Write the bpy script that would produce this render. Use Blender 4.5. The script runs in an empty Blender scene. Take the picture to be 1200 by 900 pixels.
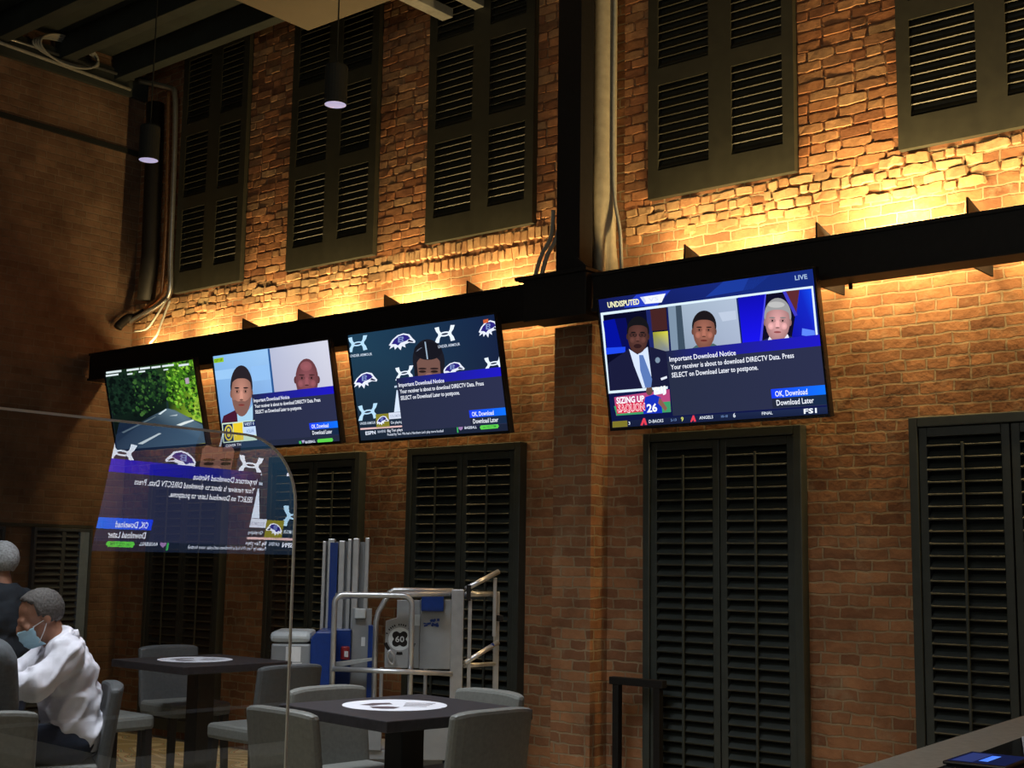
import bpy, bmesh, math, random
import numpy as np
from mathutils import Vector, Matrix, noise

random.seed(7)
SC = bpy.context.scene
COL = SC.collection
PI = math.pi

# ------------------------------------------------------------------ camera
FPX = 1528.97
YAW, PITCH, ROLL = -0.69524321, 0.13682022, 0.01576898
CAM = Vector((11.405, -7.6, 1.66))
_f = Vector((math.sin(YAW) * math.cos(PITCH), math.cos(YAW) * math.cos(PITCH), math.sin(PITCH)))
_r = Vector((math.cos(YAW), -math.sin(YAW), 0))
_u = _r.cross(_f)
CR = _r * math.cos(ROLL) + _u * math.sin(ROLL)
CU = -_r * math.sin(ROLL) + _u * math.cos(ROLL)
CF = _f
cd = bpy.data.cameras.new('camera')
cam = bpy.data.objects.new('camera', cd)
COL.objects.link(cam)
cd.sensor_fit = 'HORIZONTAL'
cd.sensor_width = 36.0
cd.lens = FPX * 36.0 / 1200.0
cd.clip_start = 0.05
M3 = Matrix((CR, CU, -CF)).transposed()
cam.matrix_world = Matrix.Translation(CAM) @ M3.to_4x4()
SC.camera = cam

# ------------------------------------------------------------------ view and light
SC.view_settings.view_transform = 'Standard'
SC.view_settings.look = 'None'
SC.view_settings.gamma = 1
SC.view_settings.use_curve_mapping = False
SC.view_settings.exposure = 0.0
wd = bpy.data.worlds.new('world')
SC.world = wd
wd.use_nodes = True
wd.node_tree.nodes['Background'].inputs[0].default_value = (0.02, 0.022, 0.022, 1)
wd.node_tree.nodes['Background'].inputs[1].default_value = 1.0

LED_UP, LED_DOWN, FILL = 30.0, 14.0, 42.0
LED_COL = (1.0, 0.70, 0.30)


def area(name, loc, direction, sx, sy, power, color, spread=None):
    l = bpy.data.lights.new(name, 'AREA')
    l.shape = 'RECTANGLE'
    l.size, l.size_y = sx, sy
    l.energy = power
    l.color = color
    if spread:
        l.spread = spread
    o = bpy.data.objects.new(name, l)
    COL.objects.link(o)
    o.location = loc
    o.rotation_euler = Vector(direction).to_track_quat('-Z', 'Y').to_euler()
    return o


# warm tape light lying behind the steel beam, one run between every two stiffeners
RUNS = [(0.15, 0.95, .45), (0.98, 1.75, .75), (1.78, 2.65, .85), (2.7, 3.55, .9), (3.6, 4.55, .95), (4.6, 5.55, .8),
        (6.45, 6.85, .9), (6.9, 7.65, .9), (7.7, 8.75, 1.35), (8.8, 9.7, 1.05), (9.75, 11.6, 1.1)]
for a, b, k in RUNS:
    L = b - a
    m = (a + b) / 2
    if a < 6:      # the left run lies close against the bricks, the right one a little further out
        area('tape_light', (m, -0.18, 3.69), (0, 0.75, 1.0), L * .62, 0.03, LED_UP * .72 * L * k, LED_COL)
    else:
        area('tape_light', (m, -0.235, 3.69), (0, 0.5, 1.0), L * .62, 0.04, LED_UP * 0.95 * L * k, LED_COL)
    area('tape_light', (m, -0.17, 3.60), (0, 0.25, -1.0), L * .95, 0.05, LED_DOWN * L * k, LED_COL)
# added area lamps with no fitting: room fill and overhead light on the tables
area('fill_light', (9.0, -7.6, 5.6), (-0.25, 0.2, -1), 3.0, 1.5, FILL, (1.0, 0.90, 0.78))
area('fill_light', (8.5, -9.6, 4.0), (-0.42, 0.9, 0.38), 3.0, 1.6, 52.0, (0.93, 1.0, 0.92))  # added to lift the dark upper wall, shutters and ceiling
area('fill_light', (6.5, -4.4, 5.95), (-0.05, 0.05, -1), 2.6, 1.6, 105.0, (0.86, 0.93, 1.0), math.radians(94))


# ------------------------------------------------------------------ pixel helpers (used only to work out real positions)
def ray(x, y):
    return CF + CR * ((x - 600) / FPX) - CU * ((y - 450) / FPX)


def at_y(x, y, yy):
    d = ray(x, y)
    return CAM + d * ((yy - CAM.y) / d.y)


def at_x(x, y, xx):
    d = ray(x, y)
    return CAM + d * ((xx - CAM.x) / d.x)


def at_z(x, y, zz):
    d = ray(x, y)
    return CAM + d * ((zz - CAM.z) / d.z)


def at_d(x, y, dd):
    return CAM + ray(x, y) * dd


# ------------------------------------------------------------------ materials
def lin(c):
    return tuple(((v / 12.92) if v <= 0.04045 else ((v + 0.055) / 1.055) ** 2.4) for v in c)


def rgb(r, g, b):
    return lin((r / 255, g / 255, b / 255))


def new_mat(name):
    m = bpy.data.materials.new(name)
    m.use_nodes = True
    nt = m.node_tree
    return m, nt, nt.nodes['Principled BSDF']


def mat(name, col, rough=0.6, metal=0.0, var=0.12, scale=30.0, bump=0.0, spec=0.5):
    m, nt, b = new_mat(name)
    tc = nt.nodes.new('ShaderNodeTexCoord')
    nz = nt.nodes.new('ShaderNodeTexNoise')
    nz.inputs['Scale'].default_value = scale
    nz.inputs['Detail'].default_value = 4
    nt.links.new(tc.outputs['Object'], nz.inputs['Vector'])
    rp = nt.nodes.new('ShaderNodeValToRGB')
    c0 = tuple(v * (1 - var) for v in col)
    c1 = tuple(min(1, v * (1 + var)) for v in col)
    rp.color_ramp.elements[0].position, rp.color_ramp.elements[1].position = 0.3, 0.7
    rp.color_ramp.elements[0].color = (*c0, 1)
    rp.color_ramp.elements[1].color = (*c1, 1)
    nt.links.new(nz.outputs['Fac'], rp.inputs['Fac'])
    nt.links.new(rp.outputs['Color'], b.inputs['Base Color'])
    b.inputs['Roughness'].default_value = rough
    b.inputs['Metallic'].default_value = metal
    b.inputs['Specular IOR Level'].default_value = spec
    if bump:
        bp = nt.nodes.new('ShaderNodeBump')
        bp.inputs['Strength'].default_value = bump
        bp.inputs['Distance'].default_value = 0.01
        nt.links.new(nz.outputs['Fac'], bp.inputs['Height'])
        nt.links.new(bp.outputs['Normal'], b.inputs['Normal'])
    return m


def brick_mat(name, c1, c2, mortar, rough_amt=1.25, worn=0.55):
    m, nt, b = new_mat(name)
    N, Lk = nt.nodes.new, nt.links.new
    tc = N('ShaderNodeTexCoord')
    sp = N('ShaderNodeSeparateXYZ')
    Lk(tc.outputs['Object'], sp.inputs[0])
    su = N('ShaderNodeMath'); su.operation = 'SUBTRACT'
    Lk(sp.outputs['X'], su.inputs[0]); Lk(sp.outputs['Y'], su.inputs[1])
    cb = N('ShaderNodeCombineXYZ')
    Lk(su.outputs[0], cb.inputs['X']); Lk(sp.outputs['Z'], cb.inputs['Y'])
    # wobble of the hand laid courses
    n1 = N('ShaderNodeTexNoise'); n1.inputs['Scale'].default_value = 9.0; n1.inputs['Detail'].default_value = 5
    Lk(tc.outputs['Object'], n1.inputs['Vector'])
    s1 = N('ShaderNodeVectorMath'); s1.operation = 'SUBTRACT'; s1.inputs[1].default_value = (0.5, 0.5, 0.5)
    Lk(n1.outputs['Color'], s1.inputs[0])
    m1 = N('ShaderNodeVectorMath'); m1.operation = 'SCALE'; m1.inputs['Scale'].default_value = 0.030 * rough_amt
    Lk(s1.outputs[0], m1.inputs[0])
    ad = N('ShaderNodeVectorMath'); ad.operation = 'ADD'
    Lk(cb.outputs[0], ad.inputs[0]); Lk(m1.outputs[0], ad.inputs[1])
    br = N('ShaderNodeTexBrick')
    br.offset = 0.5; br.squash = 0.62; br.squash_frequency = 5
    br.inputs['Scale'].default_value = 1.0
    br.inputs['Brick Width'].default_value = 0.215
    br.inputs['Row Height'].default_value = 0.0715
    br.inputs['Mortar Size'].default_value = 0.0075
    br.inputs['Mortar Smooth'].default_value = 0.35
    br.inputs['Bias'].default_value = 0.0
    br.inputs['Color1'].default_value = (*c1, 1)
    br.inputs['Color2'].default_value = (*c2, 1)
    br.inputs['Mortar'].default_value = (*mortar, 1)
    Lk(ad.outputs[0], br.inputs['Vector'])
    # blotches of old limewash and soot
    n2 = N('ShaderNodeTexNoise'); n2.inputs['Scale'].default_value = 2.1; n2.inputs['Detail'].default_value = 8
    n2.inputs['Roughness'].default_value = 0.65
    Lk(tc.outputs['Object'], n2.inputs['Vector'])
    r2 = N('ShaderNodeValToRGB')
    r2.color_ramp.elements[0].position, r2.color_ramp.elements[1].position = 0.35, 0.68
    r2.color_ramp.elements[0].color = (0.58, 0.54, 0.52, 1)
    r2.color_ramp.elements[1].color = (1.18, 1.16, 1.10, 1)
    Lk(n2.outputs['Fac'], r2.inputs['Fac'])
    mu = N('ShaderNodeMix'); mu.data_type = 'RGBA'; mu.blend_type = 'MULTIPLY'
    mu.inputs['Factor'].default_value = 1.0
    Lk(br.outputs['Color'], mu.inputs[6]); Lk(r2.outputs['Color'], mu.inputs[7])
    n3 = N('ShaderNodeTexNoise'); n3.inputs['Scale'].default_value = 5.0; n3.inputs['Detail'].default_value = 8
    n3.inputs['Roughness'].default_value = 0.7
    Lk(tc.outputs['Object'], n3.inputs['Vector'])
    r3 = N('ShaderNodeValToRGB')
    r3.color_ramp.elements[0].position, r3.color_ramp.elements[1].position = 0.54, 0.70
    r3.color_ramp.elements[0].color = (0, 0, 0, 1)
    r3.color_ramp.elements[1].color = (worn, worn, worn, 1)
    Lk(n3.outputs['Fac'], r3.inputs['Fac'])
    m3 = N('ShaderNodeMix'); m3.data_type = 'RGBA'
    Lk(r3.outputs['Color'], m3.inputs['Factor'])
    Lk(mu.outputs[2], m3.inputs[6]); m3.inputs[7].default_value = (*mortar, 1)
    Lk(m3.outputs[2], b.inputs['Base Color'])
    b.inputs['Roughness'].default_value = 0.9
    b.inputs['Specular IOR Level'].default_value = 0.15
    # relief
    n4 = N('ShaderNodeTexNoise'); n4.inputs['Scale'].default_value = 26.0; n4.inputs['Detail'].default_value = 5
    Lk(tc.outputs['Object'], n4.inputs['Vector'])
    iv = N('ShaderNodeMath'); iv.operation = 'SUBTRACT'; iv.inputs[0].default_value = 1.0
    Lk(br.outputs['Fac'], iv.inputs[1])
    mm = N('ShaderNodeMath'); mm.operation = 'MULTIPLY_ADD'; mm.inputs[1].default_value = 0.45
    Lk(n4.outputs['Fac'], mm.inputs[0]); Lk(iv.outputs[0], mm.inputs[2])
    m5 = N('ShaderNodeMath'); m5.operation = 'MULTIPLY_ADD'; m5.inputs[1].default_value = 1.3
    Lk(n1.outputs['Fac'], m5.inputs[0]); Lk(mm.outputs[0], m5.inputs[2])
    bp = N('ShaderNodeBump'); bp.inputs['Strength'].default_value = 0.9 * min(1, rough_amt); bp.inputs['Distance'].default_value = 0.013
    Lk(m5.outputs[0], bp.inputs['Height'])
    Lk(bp.outputs['Normal'], b.inputs['Normal'])
    return m


def emis_mat(name, strength):
    m = bpy.data.materials.new(name)
    m.use_nodes = True
    nt = m.node_tree
    nt.nodes.remove(nt.nodes['Principled BSDF'])
    at = nt.nodes.new('ShaderNodeAttribute'); at.attribute_name = 'picture'
    e = nt.nodes.new('ShaderNodeEmission'); e.inputs['Strength'].default_value = strength
    nt.links.new(at.outputs['Color'], e.inputs['Color'])
    nt.links.new(e.outputs[0], nt.nodes['Material Output'].inputs['Surface'])
    return m


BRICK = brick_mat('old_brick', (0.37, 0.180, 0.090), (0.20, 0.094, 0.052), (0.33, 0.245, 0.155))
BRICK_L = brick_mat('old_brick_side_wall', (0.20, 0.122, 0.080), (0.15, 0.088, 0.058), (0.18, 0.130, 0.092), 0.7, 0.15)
LEDGE = mat('rough_mortar', (0.42, 0.33, 0.20), 0.95, var=0.35, scale=14, bump=0.9)
BLACK = mat('black_steel_paint', (0.009, 0.008, 0.0078), 0.6, var=0.2, spec=0.25)
SHUT_U = mat('dark_upper_shutter_paint', (0.030, 0.029, 0.019), 0.5, var=0.15, scale=12)
SHUT = mat('black_green_shutter_paint', (0.034, 0.040, 0.036), 0.42, var=0.15, scale=12)
SHUT_S = mat('blue_tinted_shutter_paint', (0.045, 0.058, 0.075), 0.4, var=0.12, scale=12)  # shutter paint shifted toward the blue light of the screens
SHUT_SHEEN = mat('blue_sheen_shutter_paint', (0.16, 0.22, 0.32), 0.4, var=0.1, scale=12)  # sheen of a television painted into the stile colour
DARKREC = mat('dark_recess', (0.006, 0.007, 0.006), 0.9)
CEIL = mat('dark_ceiling_paint', (0.024, 0.029, 0.025), 0.9, var=0.2, scale=4)
SOFF = mat('beige_plasterboard', (0.16, 0.135, 0.095), 0.85, var=0.05, scale=3)
DUCTM = mat('beige_cloth', (0.33, 0.29, 0.21), 0.8, var=0.12, scale=18, bump=0.2)
CONG = mat('galvanised_conduit', (0.55, 0.57, 0.58), 0.32, 0.9, var=0.1)
CONO = mat('copper_pipe', (0.70, 0.36, 0.16), 0.35, 0.8, var=0.15)
CABG = mat('grey_cable', (0.25, 0.25, 0.23), 0.6)
BEZEL = mat('glossy_black_bezel', (0.010, 0.010, 0.012), 0.25)
FAB = mat('grey_vinyl', (0.165, 0.166, 0.150), 0.50, var=0.12, scale=60, bump=0.1)
FABD = mat('dark_shaded_vinyl', (0.085, 0.090, 0.092), 0.5, var=0.12, scale=60, bump=0.1)  # dark vinyl; paints shade onto the chair beyond the far table
WOODB = mat('black_stained_wood', (0.014, 0.012, 0.011), 0.4, var=0.25, scale=20)
TABM = mat('black_table_laminate', (0.034, 0.031, 0.034), 0.38, var=0.3, scale=40)
DECW = mat('white_decal', (0.80, 0.80, 0.86), 0.5, var=0.03)
DECD = mat('decal_ink', (0.10, 0.07, 0.08), 0.5, var=0.2)
ALU = mat('brushed_aluminium', (0.62, 0.63, 0.65), 0.34, 0.75, var=0.1, scale=14)
GREYP = mat('grey_powder_coat', (0.27, 0.28, 0.29), 0.45, 0.1, var=0.08, scale=10)
GREYL = mat('light_grey_plastic', (0.52, 0.56, 0.58), 0.45, var=0.05)
BLUEP = mat('blue_paint', (0.008, 0.036, 0.20), 0.35, var=0.1)
REDP = mat('red_plastic', (0.30, 0.025, 0.03), 0.4)
PAPER = mat('white_paper', (0.72, 0.72, 0.72), 0.8, var=0.03)
SKIN = mat('skin', (0.33, 0.155, 0.095), 0.5, var=0.08, scale=25)
HAIRG = mat('grey_hair', (0.085, 0.075, 0.068), 0.8, var=0.5, scale=90, bump=0.6)
HAIRS = mat('silver_hair', (0.30, 0.30, 0.30), 0.8, var=0.4, scale=90, bump=0.6)
SHIRTW = mat('white_shirt_cotton', (0.74, 0.72, 0.78), 0.85, var=0.03)
NAVY = mat('navy_denim', (0.016, 0.024, 0.045), 0.9, var=0.2, scale=50)
JACK = mat('dark_navy_jacket', (0.007, 0.012, 0.019), 0.85, var=0.2, scale=20)
GREYS = mat('grey_sweater', (0.115, 0.125, 0.135), 0.9, var=0.12, scale=60, bump=0.15)
MASKM = mat('pale_blue_mask', (0.42, 0.68, 0.80), 0.8, var=0.04)
SHOE = mat('black_leather', (0.015, 0.013, 0.012), 0.4)
COUNT = mat('grey_stone_counter', (0.20, 0.195, 0.16), 0.6, var=0.12, scale=35)
GLOSSB = mat('black_glass', (0.008, 0.008, 0.010), 0.08, var=0.0)
EDGE = mat('bright_painted_acrylic_edge', (0.80, 0.76, 0.66), 0.3, var=0.03)  # near-white colour puts caught light into the clear edge
ICON = emis_mat('screen_light', 1.15)
ICON2 = emis_mat('screen_light_bright', 4.6)


def carpet_mat():
    m, nt, b = new_mat('swirl_carpet')
    N, Lk = nt.nodes.new, nt.links.new
    tc = N('ShaderNodeTexCoord')
    wv = N('ShaderNodeTexWave'); wv.wave_type = 'RINGS'
    wv.inputs['Scale'].default_value = 1.1; wv.inputs['Distortion'].default_value = 18.0; wv.inputs['Detail'].default_value = 2
    Lk(tc.outputs['Object'], wv.inputs['Vector'])
    rp = N('ShaderNodeValToRGB'); cr = rp.color_ramp; cr.interpolation = 'CONSTANT'
    cols = [(0, (0.32, 0.27, 0.16)), (0.28, (0.20, 0.16, 0.19)), (0.40, (0.48, 0.42, 0.28)), (0.52, (0.18, 0.27, 0.24)),
            (0.66, (0.42, 0.36, 0.20)), (0.80, (0.30, 0.12, 0.11)), (0.88, (0.50, 0.46, 0.34))]
    while len(cr.elements) < len(cols):
        cr.elements.new(0.5)
    for e, (p, c) in zip(cr.elements, cols):
        e.position = p; e.color = (*c, 1)
    Lk(wv.outputs['Fac'], rp.inputs['Fac'])
    Lk(rp.outputs['Color'], b.inputs['Base Color'])
    b.inputs['Roughness'].default_value = 0.95
    return m


def pane_mat():
    m = bpy.data.materials.new('clear_acrylic'); m.use_nodes = True
    nt = m.node_tree; nt.nodes.remove(nt.nodes['Principled BSDF'])
    N, Lk = nt.nodes.new, nt.links.new
    tr = N('ShaderNodeBsdfTransparent'); tr.inputs[0].default_value = (0.93, 0.94, 0.95, 1)
    gl = N('ShaderNodeBsdfGlossy'); gl.inputs['Roughness'].default_value = 0.0
    fr = N('ShaderNodeFresnel'); fr.inputs['IOR'].default_value = 1.6
    mp = N('ShaderNodeMath'); mp.operation = 'MULTIPLY'; mp.inputs[1].default_value = 3.6
    Lk(fr.outputs[0], mp.inputs[0])
    mx = N('ShaderNodeMixShader')
    Lk(mp.outputs[0], mx.inputs[0]); Lk(tr.outputs[0], mx.inputs[1]); Lk(gl.outputs[0], mx.inputs[2])
    Lk(mx.outputs[0], nt.nodes['Material Output'].inputs['Surface'])
    return m


CARPET = carpet_mat()
PANE = pane_mat()


# ------------------------------------------------------------------ mesh builder
class MB:
    def __init__(self):
        self.v, self.f, self.mi = [], [], []
        self.cur = 0

    def add(self, verts, faces):
        n = len(self.v)
        self.v += [tuple(p) for p in verts]
        for f in faces:
            self.f.append(tuple(n + i for i in f)); self.mi.append(self.cur)
        return self

    def box(self, c, s, rot=None):
        hx, hy, hz = s[0] / 2, s[1] / 2, s[2] / 2
        p = [Vector((x, y, z)) for x in (-hx, hx) for y in (-hy, hy) for z in (-hz, hz)]
        if rot is not None:
            p = [rot @ q for q in p]
        c = Vector(c)
        return self.add([q + c for q in p], [(0, 1, 3, 2), (4, 6, 7, 5), (0, 4, 5, 1), (2, 3, 7, 6), (0, 2, 6, 4), (1, 5, 7, 3)])

    def bx(self, x0, x1, y0, y1, z0, z1):
        return self.box(((x0 + x1) / 2, (y0 + y1) / 2, (z0 + z1) / 2), (abs(x1 - x0), abs(y1 - y0), abs(z1 - z0)))

    def tube(self, pts, r, n=10, caps=True):
        pts = [Vector(p) for p in pts]
        rs = r if isinstance(r, (list, tuple)) else [r] * len(pts)
        rings = []
        up = None
        for i, p in enumerate(pts):
            d = (pts[min(i + 1, len(pts) - 1)] - pts[max(i - 1, 0)]).normalized()
            if up is None:
                up = Vector((0, 0, 1)) if abs(d.z) < 0.9 else Vector((1, 0, 0))
            a = d.cross(up).normalized(); b = a.cross(d).normalized(); up = b
            rings.append([p + a * rs[i] * math.cos(2 * PI * k / n) + b * rs[i] * math.sin(2 * PI * k / n) for k in range(n)])
        vs = [q for rg in rings for q in rg]
        fs = []
        for i in range(len(pts) - 1):
            for k in range(n):
                fs.append((i * n + k, i * n + (k + 1) % n, (i + 1) * n + (k + 1) % n, (i + 1) * n + k))
        if caps:
            fs.append(tuple(range(n))[::-1]); fs.append(tuple((len(pts) - 1) * n + k for k in range(n)))
        return self.add(vs, fs)

    def lathe(self, prof, c=(0, 0, 0), n=24, sx=1, sy=1):
        vs, fs = [], []
        for (r, z) in prof:
            for k in range(n):
                a = 2 * PI * k / n
                vs.append((c[0] + r * sx * math.cos(a), c[1] + r * sy * math.sin(a), c[2] + z))
        for i in range(len(prof) - 1):
            for k in range(n):
                fs.append((i * n + k, i * n + (k + 1) % n, (i + 1) * n + (k + 1) % n, (i + 1) * n + k))
        fs.append(tuple(range(n))[::-1]); fs.append(tuple((len(prof) - 1) * n + k for k in range(n)))
        return self.add(vs, fs)

    def ell(self, c, r, rot=None, nu=16, nv=10):
        vs, fs = [], []
        c = Vector(c)
        for j in range(1, nv):
            t = PI * j / nv
            for k in range(nu):
                a = 2 * PI * k / nu
                q = Vector((r[0] * math.sin(t) * math.cos(a), r[1] * math.sin(t) * math.sin(a), r[2] * math.cos(t)))
                vs.append(c + (rot @ q if rot is not None else q))
        q = Vector((0, 0, r[2])); vs.append(c + (rot @ q if rot is not None else q))
        q = Vector((0, 0, -r[2])); vs.append(c + (rot @ q if rot is not None else q))
        top, bot = (nv - 1) * nu, (nv - 1) * nu + 1
        for j in range(nv - 2):
            for k in range(nu):
                fs.append((j * nu + k, (j + 1) * nu + k, (j + 1) * nu + (k + 1) % nu, j * nu + (k + 1) % nu))
        for k in range(nu):
            fs.append((top, k, (k + 1) % nu))
            fs.append((bot, (nv - 2) * nu + (k + 1) % nu, (nv - 2) * nu + k))
        return self.add(vs, fs)

    def cap(self, a, b, ra, rb):
        a, b = Vector(a), Vector(b)
        d = (b - a).normalized()
        pts, rs = [], []
        for t in (90, 65, 40, 18):
            pts.append(a - d * ra * math.sin(math.radians(t))); rs.append(max(1e-4, ra * math.cos(math.radians(t))))
        for s in (0, .33, .66, 1):
            pts.append(a.lerp(b, s)); rs.append(ra + (rb - ra) * s)
        for t in (18, 40, 65, 90):
            pts.append(b + d * rb * math.sin(math.radians(t))); rs.append(max(1e-4, rb * math.cos(math.radians(t))))
        return self.tube(pts, rs, 14)

    def prism(self, pts, y0, y1):
        """outline in x,z pulled from y0 to y1"""
        n = len(pts)
        vs = [(x, y0, z) for x, z in pts] + [(x, y1, z) for x, z in pts]
        fs = [tuple(range(n)), tuple(range(2 * n - 1, n - 1, -1))]
        for i in range(n):
            j = (i + 1) % n
            fs.append((i, n + i, n + j, j))
        return self.add(vs, fs)

    def build(self, name, m, parent=None, smooth=False, bevel=0.0, loc=None):
        me = bpy.data.meshes.new(name)
        me.from_pydata(self.v, [], self.f)
        ms = m if isinstance(m, (list, tuple)) else [m]
        for x in ms:
            me.materials.append(x)
        me.polygons.foreach_set('material_index', self.mi)
        bm = bmesh.new(); bm.from_mesh(me)
        bmesh.ops.recalc_face_normals(bm, faces=bm.faces)
        bm.to_mesh(me); bm.free()
        if smooth:
            me.polygons.foreach_set('use_smooth', [True] * len(me.polygons))
        o = bpy.data.objects.new(name, me)
        COL.objects.link(o)
        if parent is not None:
            o.parent = parent
        if loc is not None:
            o.location = loc
        if bevel:
            bv = o.modifiers.new('bevel', 'BEVEL'); bv.width = bevel; bv.segments = 2; bv.limit_method = 'ANGLE'
            bv.angle_limit = math.radians(40)
        return o


def tag(o, label, cat, group=None):
    o['label'] = label; o['category'] = cat
    if group:
        o['group'] = group
    return o


def struct(o):
    o['kind'] = 'structure'
    return o


def thing(name, label, cat, loc=(0, 0, 0), rz=0.0, group=None):
    o = bpy.data.objects.new(name, None)
    COL.objects.link(o)
    o.location = loc; o.rotation_euler = (0, 0, rz)
    o.empty_display_size = 0.1
    return tag(o, label, cat, group)


KIDS = {}


def copy_tree(o, parent=None):
    c = o.copy(); COL.objects.link(c)
    if parent is not None:
        c.parent = parent
    for ch in [x for x in bpy.data.objects if x.parent == o]:
        copy_tree(ch, c)
    return c


def arc(c, r, a0, a1, n, u, v):
    c, u, v = Vector(c), Vector(u), Vector(v)
    return [c + u * r * math.cos(math.radians(a0 + (a1 - a0) * i / n)) + v * r * math.sin(math.radians(a0 + (a1 - a0) * i / n)) for i in range(n + 1)]


def smooth_path(pts, n=6):
    P = [Vector(p) for p in pts]
    out = []
    for i in range(len(P) - 1):
        p0, p1, p2, p3 = P[max(i - 1, 0)], P[i], P[i + 1], P[min(i + 2, len(P) - 1)]
        for k in range(n):
            t = k / n
            out.append(0.5 * ((2 * p1) + (p2 - p0) * t + (2 * p0 - 5 * p1 + 4 * p2 - p3) * t * t + (3 * p1 - p0 - 3 * p2 + p3) * t ** 3))
    out.append(P[-1])
    return out


# ------------------------------------------------------------------ room shell
XR, YF, ZC = 12.6, -10.0, 6.75
struct(MB().bx(0, XR, 0, 0.3, 0, ZC).build('wall_back', BRICK))
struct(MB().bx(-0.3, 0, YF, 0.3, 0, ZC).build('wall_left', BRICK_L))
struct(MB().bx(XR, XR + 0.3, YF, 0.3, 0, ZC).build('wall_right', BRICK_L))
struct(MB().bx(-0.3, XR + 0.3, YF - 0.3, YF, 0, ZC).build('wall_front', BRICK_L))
struct(MB().bx(-0.3, XR + 0.3, YF - 0.3, 0.3, -0.2, 0).build('floor', CARPET))
struct(MB().bx(-0.3, XR + 0.3, YF - 0.3, 0.3, ZC, ZC + 0.2).build('ceiling', CEIL))
# dropped plasterboard soffit
struct(MB().bx(3.29, XR, YF, -0.64, 6.1, 6.45).build('trim_1', SOFF, bevel=0.01))
# dark joists under the ceiling, running along the back wall
for i, y in enumerate([-0.35, -1.0, -1.65, -2.3, -3.0, -3.7]):
    struct(MB().bx(0.0, 3.28, y - 0.06, y + 0.06, 6.5, ZC).build('trim_%d' % (2 + i), CEIL, bevel=0.006))
# two short grey battens between soffit and wall
for i, (x0, x1) in enumerate([(4.30, 4.42), (4.66, 4.76)]):
    struct(MB().bx(x0, x1, -0.64, -0.06, 6.12, 6.2).build('trim_%d' % (10 + i), CABG, bevel=0.005))
# brick pier under the column
struct(MB().bx(5.63, 5.97, -0.2, 0.0, 0, 3.37).build('trim_12', BRICK, bevel=0.004))
# ledge lines on the side wall
struct(MB().bx(0.0, 0.03, -6.0, 0.0, 5.78, 5.83).build('trim_13', DARKREC))
struct(MB().bx(0.0, 0.05, -6.0, 0.0, 6.38, 6.62).build('trim_14', CEIL))


# ------------------------------------------------------------------ broken brick ledge under the upper shutters
def tint_mat():
    m, nt, b = new_mat('hand_laid_brick')
    N, Lk = nt.nodes.new, nt.links.new
    at = N('ShaderNodeAttribute'); at.attribute_name = 'tint'
    tc = N('ShaderNodeTexCoord')
    nz = N('ShaderNodeTexNoise'); nz.inputs['Scale'].default_value = 22; nz.inputs['Detail'].default_value = 7; nz.inputs['Roughness'].default_value = .7
    Lk(tc.outputs['Object'], nz.inputs['Vector'])
    rp = N('ShaderNodeValToRGB')
    rp.color_ramp.elements[0].position, rp.color_ramp.elements[1].position = .3, .7
    rp.color_ramp.elements[0].color = (.75, .72, .70, 1); rp.color_ramp.elements[1].color = (1.15, 1.15, 1.12, 1)
    Lk(nz.outputs['Fac'], rp.inputs['Fac'])
    mu = N('ShaderNodeMix'); mu.data_type = 'RGBA'; mu.blend_type = 'MULTIPLY'; mu.inputs['Factor'].default_value = 1
    Lk(at.outputs['Color'], mu.inputs[6]); Lk(rp.outputs['Color'], mu.inputs[7])
    Lk(mu.outputs[2], b.inputs['Base Color'])
    b.inputs['Roughness'].default_value = .92; b.inputs['Specular IOR Level'].default_value = .12
    bp = N('ShaderNodeBump'); bp.inputs['Strength'].default_value = .8; bp.inputs['Distance'].default_value = .008
    Lk(nz.outputs['Fac'], bp.inputs['Height']); Lk(bp.outputs['Normal'], b.inputs['Normal'])
    return m


TINT = tint_mat()


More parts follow.
